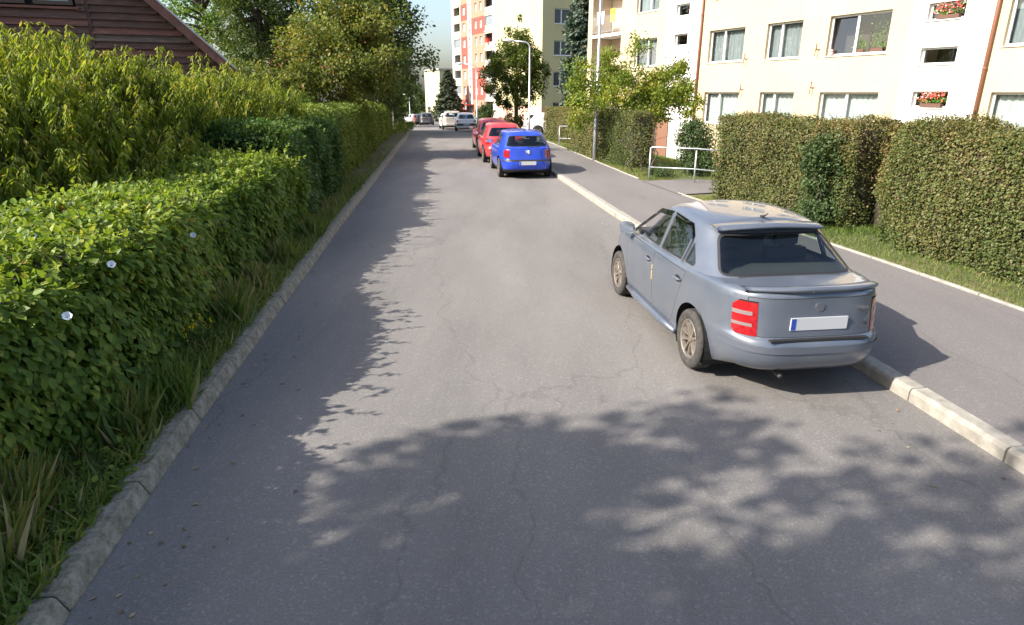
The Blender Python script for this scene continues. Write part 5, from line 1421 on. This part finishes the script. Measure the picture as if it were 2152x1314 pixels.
# --- trees
def ell_clumps(blobs, n, shell=.5):
    w = np.array([b[6] if len(b) > 6 else b[3] * b[4] * b[5] for b in blobs]); w = w / w.sum(); out = []
    for k in rng.choice(len(blobs), n, p=w):
        b = blobs[k]; q = rand_dir(1)[0]; r = rng.uniform(shell ** 3, 1) ** (1 / 3)
        out.append((b[0] + q[0] * b[3] * r, b[1] + q[1] * b[4] * r, b[2] + q[2] * b[5] * r))
    return np.array(out)
def tree(name, lab, base, trunk_h, r0, blobs, n_clump, per, size, cr, lm, seed=1, group=None, hang=.3, limbs=16, tmpl=T_SMALL, shell=.45, stems=1, cat='tree', flat=.75, vb=0, limb_r=.3):
    base = Vector(base); root = thing(name, lab, cat, tuple(base), 0, group)
    C = ell_clumps(blobs, n_clump, shell)
    N = n_clump * per
    ci = np.repeat(np.arange(n_clump), per)
    crs = cr * rng.uniform(.6, 1.35, n_clump)
    off = rng.normal(size=(N, 3)) * np.array([1, 1, flat]); off = unit(off) * (rng.uniform(size=(N, 1)) ** .55)
    pos = C[ci] + off * crs[ci][:, None]
    cen = np.array([np.mean([b[0] for b in blobs]), np.mean([b[1] for b in blobs]), np.mean([b[2] for b in blobs])])
    outw = unit(pos - cen)
    dirv = outw * .5 + off * .4 + rand_dir(N) * .8 + np.array([0, 0, -hang])
    nrm = outw * .35 + np.array([0, 0, .55]) + rand_dir(N) * .8
    v = .4 + rng.normal(size=N) * .17 + (rng.normal(size=n_clump) * .16)[ci] + vb
    keep = pos[:, 2] > base.z + .15
    leaf_mesh('crown', pos[keep], dirv[keep], nrm[keep], size * rng.uniform(.6, 1.3, N)[keep], tmpl, lm, root, v[keep])
    b = MB(); top = Vector((cen[0], cen[1], max(bb[2] for bb in blobs)))
    for s in range(stems):
        ox = Vector((random.uniform(-.25, .25), random.uniform(-.25, .25), 0)) * (1 if stems > 1 else 0)
        st_ = base + ox; fork = Vector((base.x * .6 + cen[0] * .4, base.y * .6 + cen[1] * .4, base.z + trunk_h)) + ox * 2
        pts = [st_ + Vector((0, 0, -.2)), st_.lerp(fork, .35) + Vector((random.uniform(-1, 1), random.uniform(-1, 1), 0)) * r0 * .6, fork] + [fork.lerp(top, t) + Vector((random.uniform(-.3, .3), random.uniform(-.3, .3), 0)) * r0 * 2 for t in (.4, .75, 1)]
        if stems > 1: pts = pts[:3] + [fork + Vector((random.uniform(-.4, .4), random.uniform(-.4, .4), .35)), fork + Vector((random.uniform(-.6, .6), random.uniform(-.6, .6), .7)), fork + Vector((random.uniform(-.8, .8), random.uniform(-.8, .8), .95))]
        b.tube(pts, [r0 * 1.25, r0, r0 * .85, r0 * .55, r0 * .3, r0 * .08], 10)
        axis = pts
    tk = b.build('trunk', [M_bark], root, smooth=True)
    b = MB()
    for k in rng.choice(n_clump, min(limbs, n_clump), replace=False):
        e = Vector(C[k]); t = min(1, max(0, (e.z - base.z) / max(.1, top.z - base.z) - .12)) * .8
        hgt = base.z + trunk_h * .8 + (top.z - base.z - trunk_h * .8) * t
        i = 0; s_ = None
        for a, c in zip(axis, axis[1:]):
            if a.z <= hgt <= c.z: s_ = a.lerp(c, (hgt - a.z) / max(1e-6, c.z - a.z)); break
        if s_ is None: s_ = axis[2]
        m1 = s_.lerp(e, .35) + Vector((random.uniform(-1, 1), random.uniform(-1, 1), random.uniform(0, 1))) * .08 * (e - s_).length
        m2 = s_.lerp(e, .7) + Vector((random.uniform(-1, 1), random.uniform(-1, 1), random.uniform(-.3, 1))) * .08 * (e - s_).length
        rr = r0 * limb_r * random.uniform(.6, 1.2)
        b.tube([s_, m1, m2, e], [rr, rr * .7, rr * .4, rr * .12], 6, cap=False)
    b.build('limbs', [M_bark], root, smooth=True, kind='stuff')
    return root
def spruce(name, lab, base, h, rad, n_br, per, size, lm, seed=1, group=None, brown=0):
    base = Vector(base); root = thing(name, lab, 'tree', tuple(base), 0, group)
    b = MB(); b.tube([base + Vector((0, 0, -.3)), base + Vector((0, 0, h * .5)), base + Vector((0, 0, h))], [rad * .09, rad * .05, .02], 10); b.build('trunk', [M_bark], root, smooth=True)
    A = []; D = []; Nn = []; S = []; Vv = []
    for k in range(n_br):
        t = rng.uniform(.03, 1) ** .9; z = base.z + h * (.05 + .93 * t) ; L_ = rad * (1 - t) ** .8 * rng.uniform(.65, 1.12) + .15
        a = rng.uniform(0, 6.283); da = np.array([math.cos(a), math.sin(a), 0])
        q = np.sqrt(rng.uniform(0.02, 1, per)); dr = -.35 * L_ * q ** 1.3 + .25 * L_ * q ** 3
        sd = np.array([-da[1], da[0], 0]); lat = rng.normal(size=per) * .22 * L_ * (1 - .6 * q)
        p = np.array([base.x, base.y, z]) + da * (L_ * q)[:, None] + sd * lat[:, None] + np.array([0, 0, 1.]) * (dr - np.abs(lat) * .3)[:, None] + rng.normal(size=(per, 3)) * .04
        A.append(p); D.append(da * .8 + sd * np.sign(lat)[:, None] * .5 + rng.normal(size=(per, 3)) * .35 + np.array([0, 0, -.45])); Nn.append(np.array([0, 0, 1.]) + rng.normal(size=(per, 3)) * .5)
        S.append(size * rng.uniform(.6, 1.3, per)); Vv.append(.25 + .5 * q + rng.normal(size=per) * .15 + rng.normal() * .1)
    leaf_mesh('crown', np.concatenate(A), np.concatenate(D), np.concatenate(Nn), np.concatenate(S), T_SMALL, lm, root, np.concatenate(Vv))
    return root
# the drooping fruit trees behind the bright hedge: upright shoots with hanging lance leaves
def peach(lab, base, blobs, n_sh, seed):
    root = thing('peach_tree', lab, 'tree', base, 0, 'drooping fruit trees behind the left hedge')
    w = np.array([b[3] * b[4] for b in blobs]); w = w / w.sum(); A = []; D = []; Nn = []; S = []; Vv = []; mb = MB()
    for k in range(n_sh):
        bl = blobs[rng.choice(len(blobs), p=w)]; q = rand_dir(1)[0]; q[2] = abs(q[2]) if rng.uniform() < .8 else q[2]
        r = rng.uniform(.35, 1) ** .4; p = np.array([bl[0] + q[0] * bl[3] * r, bl[1] + q[1] * bl[4] * r, bl[2] + q[2] * bl[5] * r])
        if p[2] < .5: continue
        dr = np.array([q[0] * .5 + rng.normal() * .25, q[1] * .5 + rng.normal() * .25, 1.0]); dr /= np.linalg.norm(dr); ln = rng.uniform(.3, .75)
        pts = [p + dr * ln * t for t in (-.3, .3, .7)] + [p + dr * ln * .95 + np.array([q[0], q[1], 0]) * .05]
        if k % 3 == 0: mb.tube(pts, [.011, .008, .005, .003], 5, cap=False)
        m = int(26 + ln * 34); t = rng.uniform(-.25, 1, m); c = p + dr * (ln * t)[:, None]
        ang = rng.uniform(0, 6.28, m); od = np.stack([np.cos(ang), np.sin(ang), np.zeros(m)], 1)
        A.append(c + od * .01); D.append(od * rng.uniform(.35, .95, (m, 1)) + np.array([0, 0, 1.]) * (.45 * t - .95 + rng.normal(size=m) * .2)[:, None]); Nn.append(od * .8 + np.array([0, 0, .9]) + rng.normal(size=(m, 3)) * .3)
        S.append(.135 * rng.uniform(.6, 1.2, m) * (1.1 - .35 * np.clip(t, 0, 1))); Vv.append(.35 + .3 * t + rng.normal(size=m) * .15 + rng.normal() * .12)
    leaf_mesh('crown', np.concatenate(A), np.concatenate(D), np.concatenate(Nn), np.concatenate(S), T_LANCE, LM_peach, root, np.concatenate(Vv))
    mb.build('shoots', [M_bark], root, kind='stuff')
    b = MB(); B_ = Vector(base)
    for bl in blobs:
        for e in range(5):
            q = rand_dir(1)[0]; en = Vector((bl[0] + q[0] * bl[3] * .7, bl[1] + q[1] * bl[4] * .7, bl[2] + abs(q[2]) * bl[5] * .6))
            b.tube([B_ + Vector((0, 0, -.1)), B_.lerp(en, .4) + Vector((0, 0, -.1)), B_.lerp(en, .75) + Vector((0, 0, .05)), en], [.07, .05, .03, .01], 7)
    b.build('trunk', [M_bark], root, smooth=True)
peach('spreading peach tree with long drooping leaves before the timber house', (-7.1, 9.6, .1), [(-7.1, 9.2, 1.75, 1.5, 1.7, 1.15), (-8.1, 11.0, 2.0, 1.8, 1.8, 1.25), (-6.9, 11.6, 1.85, 1.4, 1.6, 1.1), (-9.1, 9.6, 1.8, 1.6, 1.6, 1.0), (-6.6, 7.4, 1.35, 1.0, 1.4, .8), (-6.1, 12.6, 1.1, .7, 1.6, .7), (-6.0, 9.5, 1.0, .8, 2.4, .75), (-6.6, 6.4, 1.0, .8, 1.4, .7), (-5.9, 11.5, 1.0, .7, 1.8, .7)], 2300, 3)
peach('smaller peach tree with drooping leaves beside the dark evergreen hedge', (-6.3, 14.6, .1), [(-6.4, 14.2, 1.7, 1.3, 1.6, 1.1), (-6.6, 16.5, 1.7, 1.3, 1.6, 1.0)], 480, 4)
def bl(px, py, Y, rx, ry, rz, w=None):
    p = at(px, py, Y); t = (p.x, p.y, p.z, rx, ry, rz); return t if w is None else t + (w,)
GT = 'garden trees behind the left hedges'
q = at(715, 210, 27.5)
tree('garden_tree', 'yellowing broad-leaved tree above the pale left hedge', (q.x, 27.5, .1), 2.4, .17,
     [bl(710, 150, 27.5, 2.1, 2.2, 1.3), bl(655, 120, 28, 1.3, 1.6, 1.3), bl(770, 110, 27, 1.5, 1.6, 1.6), bl(700, 50, 27.5, 1.5, 1.6, 1.3), bl(640, 185, 27, 1.0, 1.2, .7), bl(800, 175, 27.5, .9, 1.2, .8), bl(730, -10, 27.5, 1.1, 1.2, .9), bl(805, 40, 27.5, .6, .8, .9)], 230, 105, .13, .5, LM_yell, 31, GT, limbs=26, limb_r=.35)
q = at(805, 200, 45)
tree('tall_tree', 'large dark tree with branches reaching over the street behind the yellowing one', (q.x, 45, 0), 5, .4,
     [bl(740, 0, 45, 3.4, 4, 4), bl(815, 60, 44, 2.0, 3, 2.6), bl(800, 150, 44, 2.4, 3, 2), bl(866, 115, 43, 1.2, 2, .9), bl(780, 200, 45, 2, 2, 1.4), bl(885, 150, 43, .7, 1, .4), bl(825, 10, 44, 1.0, 2, 1.6)], 230, 105, .22, .8, LM_tree, 32, GT, limbs=34, limb_r=.32)
q = at(545, 190, 40)
tree('tall_tree', 'tall dark tree with a thick trunk behind the timber house roof', (q.x, 40, .1), 6.5, .3,
     [bl(550, -20, 40, 2.6, 3, 3.5), bl(520, 90, 40, 1.7, 2, 1.6), bl(590, 60, 41, 1.8, 2, 2), bl(560, 160, 40, 1.3, 2, 1.1), bl(600, 150, 41, 1.0, 1.5, 1.0)], 170, 95, .2, .7, LM_tree, 33, GT, limbs=30, limb_r=.4)
q = at(425, 150, 44)
tree('tall_tree', 'airy light green tree with bare limbs left of the tall dark tree', (q.x, 44, .1), 5, .22,
     [bl(430, -10, 44, 2.6, 3, 3), bl(490, 110, 44, 1.6, 2, 1.4), bl(455, 60, 44, 1.6, 2, 1.5), bl(380, 0, 45, 2, 2, 2.4)], 95, 90, .19, .6, leafmat('light tree leaf', [(0, (.05, .1, .014)), (.6, (.10, .17, .025)), (1, (.17, .22, .04))], .4), 34, GT, limbs=30, limb_r=.5)
q = at(530, 210, 33)
tree('garden_shrub', 'reddish tinged bush below the timber house eave', (q.x, 30, .1), .8, .08, [bl(520, 175, 30, 1.2, 1.4, 1.0), bl(580, 195, 29, 1.3, 1.4, .8), bl(545, 215, 27, 1.2, 1.2, .7)], 90, 80, .12, .4, LM_yell, 35, GT, cat='shrub', stems=3)
tree('garden_shrub', 'light green vine bush between the peach tree and the dark hedge', (at(560, 270, 20).x, 20, .1), .8, .05, [bl(560, 260, 20, 1.0, 1.2, .8), bl(630, 255, 21, .9, 1.2, .6), bl(600, 225, 22, .8, 1.0, .6)], 70, 80, .11, .34, LM_near, 36, GT, cat='shrub', stems=3, limbs=8)
# right side trees
q = at(1086, 262, 48.5)
tree('hornbeam_tree', 'street tree with a dense egg-shaped crown before the yellow wall', (q.x, 48.5, zr(48.5)), 2.2, .17,
     [bl(1083, 145, 48.5, 1.9, 1.9, 1.7), bl(1085, 90, 48.5, 1.0, 1.0, 1.1), bl(1038, 165, 48.5, 1.0, 1.3, 1.1), bl(1130, 165, 48.5, .9, 1.3, 1.1), bl(1078, 205, 48.5, 1.5, 1.6, .75), bl(1086, 58, 48.5, .5, .5, .75), bl(1110, 122, 48.5, .9, 1, .9), bl(1055, 122, 48.5, .9, 1, .9)], 300, 85, .14, .33, LM_horn, 41, 'street trees', limbs=30, hang=-.1, limb_r=.25, flat=1.2)
tree('low_shrub', 'small leafy shrub round the foot of the egg-crowned tree', (at(1085, 255, 47.5).x, 47.5, zr(47.5)), .3, .04, [bl(1080, 252, 47.5, .9, .7, .45), bl(1060, 258, 47.4, .5, .5, .35)], 30, 70, .12, .3, LM_horn, 42, cat='shrub', limbs=5)
q = at(1330, 250, 27.5)
tree('garden_shrub', 'tall spreading yellow-green shrub before the cream apartment block', (q.x, 27.5, -.5), 1.6, .11,
     [bl(1320, 190, 27.5, 1.6, 1.5, .95), bl(1245, 185, 24.3, .85, .9, .8), bl(1400, 190, 27, 1.0, 1.2, 1.0), bl(1345, 110, 27.5, .55, .6, .6), bl(1280, 130, 27.5, .6, .7, .5), bl(1410, 140, 27, .55, .6, .5), bl(1225, 140, 24.3, .4, .5, .35), bl(1350, 245, 26.5, 1.2, 1.0, .5), bl(1218, 235, 24.6, .45, .6, .6), bl(1440, 215, 26.5, .5, .6, .7)], 250, 85, .105, .34, LM_lime, 43, limbs=30, stems=4, cat='shrub', limb_r=.3)
tree('garden_shrub', 'dark rounded shrub beside the railing and the branch path', (at(1445, 330, 21.5).x, 21.5, -.1), .5, .06, [bl(1462, 300, 21.5, .5, .7, .85), bl(1470, 345, 21, .4, .5, .4)], 110, 110, .07, .25, LM_ivy, 44, stems=3, cat='shrub', limbs=8)
tree('garden_shrub', 'loose twiggy shrub at the end of the lamp hedge', (at(1350, 335, 21.6).x, 21.6, 0), .4, .04, [bl(1340, 318, 21.6, .22, .4, .5), bl(1350, 285, 22, .2, .3, .4)], 20, 40, .06, .25, LM_olive, 45, stems=3, cat='shrub', limbs=20)
tree('garden_shrub', 'dark green leafy shrub grown into the gap of the clipped hedges', (G(1748, 472, .1).x + .25, G(1748, 472, .1).y + .2, .1), .3, .03, [bl(1738, 325, 12.75, .44, .34, .45), bl(1748, 385, 12.65, .46, .36, .5), bl(1728, 445, 12.6, .45, .34, .32), bl(1775, 310, 12.8, .3, .3, .3)], 170, 95, .055, .17, LM_ivy, 23, stems=3, cat='shrub', limbs=10)
tree('low_shrub', 'dark low bush in the grass behind the railing', (at(1385, 362, 20.3).x, 20.3, .0), .2, .03, [bl(1385, 366, 20.3, .42, .4, .28)], 40, 70, .05, .16, LM_ivy, 46, cat='shrub', limbs=5)
q = at(1224, 250, 53); spruce('spruce_tree', 'blue-grey spruce between the yellow block and the cream block', (q.x, 53, -1.2), 17, 2.3, 540, 48, .28, LM_spr, 51, 'spruces')
q = at(944, 245, 128); spruce('spruce_tree', 'dark spruce before the far pale block', (q.x, 128, zr(128)), at(944, 145, 128).z - zr(128), 3.3, 260, 40, .5, LM_sprd, 52, 'spruces')
q = at(1021, 250, 61); tree('garden_shrub', 'round green bush at the corner of the tower forecourt', (q.x, 61, zr(61) - .2), .5, .05, [bl(1021, 242, 61, .85, .9, .85)], 60, 80, .13, .35, LM_ivy, 53, cat='shrub', stems=3, limbs=6, vb=.2)
# weeds and bush on the left verge further on
q = G(852, 284); tree('verge_bush', 'weedy green bush on the left verge before the bin', (q.x - .5, q.y, q.z), .2, .03, [(q.x - .6, q.y + 1, q.z + .4, .7, 2.0, .5), (q.x - .9, q.y + 5, q.z + .4, .7, 2.2, .5)], 60, 70, .1, .3, LM_thuja, 54, cat='shrub', limbs=8)
# far trees closing the street
GF = 'trees closing the far end of the street'
for k, (px, Y, top, wpx, lab, lm) in enumerate(((850, 135, 150, 22, 'slim pale tree left of the far pale block', LM_tree), (872, 200, 165, 22, 'greyish far tree beside the far pale block', LM_tree), (828, 110, 170, 20, 'rounded tree above the end of the left hedges', LM_tree), (900, 165, 238, 20, 'low olive bushes along the far block wall', LM_olive), (950, 120, 236, 14, 'low hedge bushes below the dark spruce', LM_olive), (800, 90, 190, 30, 'green tree behind the end of the left hedges', LM_tree))):
    p0 = at(px, 250, Y); zt = at(px, top, Y).z; zb = zr(Y); rr = wpx / 1427 * Y * 1.1; hgt = zt - zb
    tree('far_tree', lab, (p0.x, Y, zb), hgt * .3, .12 + hgt * .015, [(p0.x, Y, zb + hgt * .55, rr, rr, hgt * .45), (p0.x + rr * .4, Y, zb + hgt * .35, rr * .8, rr, hgt * .3)], 80, 70, .12 + Y * .0016, rr * .32, lm, 60 + k, GF, limbs=8)
q = at(690, 170, 75)
for k, (px, Y, lab) in enumerate(((640, 70, 'background tree left of the white house'), (740, 75, 'background tree right of the white house'))):
    p0 = at(px, 194, Y)
    tree('far_tree', lab, (p0.x, Y, 0), 4, .3, [(p0.x, Y, 6.5, 3.6, 3.6, 3.5), (p0.x + 1.5, Y, 4, 3, 3, 2.4)], 90, 80, .28, 1.0, LM_tree, 70 + k, 'background trees behind the gardens', limbs=12)
# the garden trees behind and left of the camera that throw the shade over the foreground
GS = 'roadside trees whose shade falls across the street'
tree('roadside_tree', 'broad tree left of the street shading the near lane', (-8.6, -3.2, .1), 3.2, .22, [(-8.6, -2.4, 7.0, 3.6, 3.5, 2.4), (-6.6, -3.2, 6.0, 2.4, 2.8, 1.7), (-10.5, -2.6, 6.2, 2.6, 2.8, 2.0)], 330, 100, .2, .62, LM_tree, 81, GS, limbs=24)
tree('roadside_tree', 'tall tree left of the street shading the far lane and kerb', (-7.0, -5.6, .1), 5, .25, [(-7.0, -5.2, 10.5, 3.6, 3.6, 3.0), (-5.0, -4.6, 9.0, 2.8, 3.0, 2.2), (-3.2, -3.9, 9.2, 2.4, 2.6, 1.9), (-8, -8, 9, 3.4, 3.4, 3), (-5.5, -6.4, 8.2, 2.8, 2.6, 2.0)], 540, 100, .2, .62, LM_tree, 82, GS, limbs=24)

# --- grass
def grass(name, lab, n, sample, size, lm=LM_grass, up=1.0, vb=0, cat='grass'):
    P = sample(n); N = len(P); lean = rng.normal(size=(N, 3)) * .5; lean[:, 2] = up
    o = leaf_mesh(name, P, lean, rand_dir(N) + np.array([0, -.4, .3]), size * rng.uniform(.45, 1.4, N), T_BLADE, lm, None, .4 + vb + rng.normal(size=N) * .2 + .2 * wob(P, 5, .8))
    tag(o, lab, cat, None, 'stuff'); return o
def verge_left(n):
    Y = np.abs(rng.normal(size=n)) * 9 + rng.uniform(.5, 3, n); Y = Y[Y < 40]
    e = rng.uniform(.15, .95, len(Y)); tuft = wob(np.stack([Y, e, Y * 0], 1), 77, 2.4)
    k = tuft > rng.uniform(-1.1, .6, len(Y)); Y, e = Y[k], e[k]
    return np.stack([[Lk(a) - b for a, b in zip(Y, e)], Y, [zr(a) + .085 for a in Y]], 1)
grass('verge_grass', 'long uneven grass between the left kerb and the hedges', 26000, verge_left, .17, vb=.12)
def tuft_left(n):
    ys = [3.0, 3.35, 4.4, 4.9, 6.9, 7.4, 8.2, 9.6, 11.5]; k = rng.integers(0, len(ys), n)
    Y = np.array(ys)[k] + rng.normal(size=n) * .09; e = np.array([.52, .6, .42, .25, .36, .45, .4, .4, .3])[k] + rng.normal(size=n) * .07
    return np.stack([[Lk(a) - b for a, b in zip(Y, e)], Y, np.full(n, .09)], 1)
grass('grass_tufts', 'tall grass tufts rising beside the left kerb', 2600, tuft_left, .34, up=1.6, vb=.15)
def verge_right(n):
    Y = rng.uniform(2, 34, n); e = rng.uniform(.06, 1.0, n) ** 1.0; k = ~((Y > 16.3) & (Y < 19.3)); Y, e = Y[k], e[k]
    return np.stack([[Ek(a) + b for a, b in zip(Y, e)], Y, [zr(a) + .10 for a in Y]], 1)
grass('verge_grass', 'short dry grass between the footway edging and the clipped hedges', 30000, verge_right, .075, vb=.12)
def lawn(n):
    Y = rng.uniform(19.3, 36, n); e = rng.uniform(.3, 7, n)
    return np.stack([[Ek(a) + b for a, b in zip(Y, e)], Y, [zr(a) + zside(b) for a, b in zip(Y, e)]], 1)
grass('lawn', 'green lawn behind the railing before the entrance', 26000, lawn, .10, vb=-.05, cat='lawn')
def gapg(n):
    p = G(1800, 478, .1); return np.stack([p.x + rng.normal(size=n) * .55, p.y + rng.normal(size=n) * .5, np.full(n, .10)], 1)
grass('gap_grass', 'green grass under the dark gap of the clipped hedges', 4000, gapg, .10, vb=-.1)
# ground leaves creeping over the left kerb
n_ = 5200; Y = np.abs(rng.normal(size=n_)) * 5 + .8; e = .16 + np.abs(rng.normal(size=n_)) * .26
k = wob(np.stack([Y, e, Y * 0], 1), 78, 2.0) > rng.uniform(-.9, .7, n_); Y, e = Y[k], e[k]
P = np.stack([[Lk(a) - b for a, b in zip(Y, e)], Y, .10 + rng.uniform(0, .12, len(Y)) * np.clip(e * 2.5, .2, 1)], 1)
o = leaf_mesh('ground_ivy', P, rand_dir(len(P)) * [1, 1, .3] + [.3, 0, 0], rand_dir(len(P)) * .5 + [0, 0, 1], .055 * rng.uniform(.6, 1.5, len(P)), T_BROAD, LM_near, None, .35 + rng.normal(size=len(P)) * .2)
tag(o, 'low leafy weeds creeping along the left kerb', 'ground cover', None, 'stuff')
# yellow toadflax
q = G(425, 740, .1); fl = thing('yellow_wildflower', 'upright wild plant with yellow flowers beside the left kerb', 'flower', tuple(q))
b = MB(); A = []; LP = []
for k in range(14):
    p = Vector((q.x + random.uniform(-.16, .12), q.y + random.uniform(-.14, .14), .09)); t = p + Vector((random.uniform(-.07, .07), random.uniform(-.07, .07), random.uniform(.26, .42)))
    b.tube([p, p.lerp(t, .5), t], [.003, .0025, .002], 4)
    for u_ in np.linspace(.1, .8, 18): LP.append(p.lerp(t, u_))
    for z in np.linspace(0, .07, 9): A.append(t + Vector((random.uniform(-.016, .016), random.uniform(-.016, .016), -z)))
b.build('stems', [mat('green stem', (.07, .13, .03), .7)], fl, kind='stuff')
A = np.array(A); leaf_mesh('petals', A, rand_dir(len(A)) + [0, 0, .3], rand_dir(len(A)), rng.uniform(.016, .028, len(A)), T_SMALL, LM_yel, fl, rng.uniform(size=len(A)))
LP = np.array(LP); leaf_mesh('leaves', LP, rand_dir(len(LP)) + [0, 0, .6], rand_dir(len(LP)), rng.uniform(.03, .06, len(LP)), T_LANCE, LM_dark, fl, rng.uniform(size=len(LP)))

# stray leaves and grit along the gutters
n_ = 260; Y = np.abs(rng.normal(size=n_)) * 9 + 2; left = rng.uniform(size=n_) < .6
X = np.where(left, [Lk(a) for a in Y] + np.abs(rng.normal(size=n_)) * .35 + .03, [Rk(a) for a in Y] - np.abs(rng.normal(size=n_)) * .4 - .03)
P = np.stack([X, Y, [zr(a) + .006 for a in Y]], 1)
o = leaf_mesh('leaf_litter', P, rand_dir(n_) * [1, 1, .15], rand_dir(n_) * .3 + [0, 0, 1], rng.uniform(.02, .05, n_), T_SMALL, leafmat('fallen leaf', [(0, (.09, .055, .03)), (.6, (.2, .15, .07)), (1, (.3, .24, .14))], .2), None, rng.uniform(size=n_))
tag(o, 'scattered fallen leaves along both gutters of the road', 'fallen leaves', None, 'stuff')
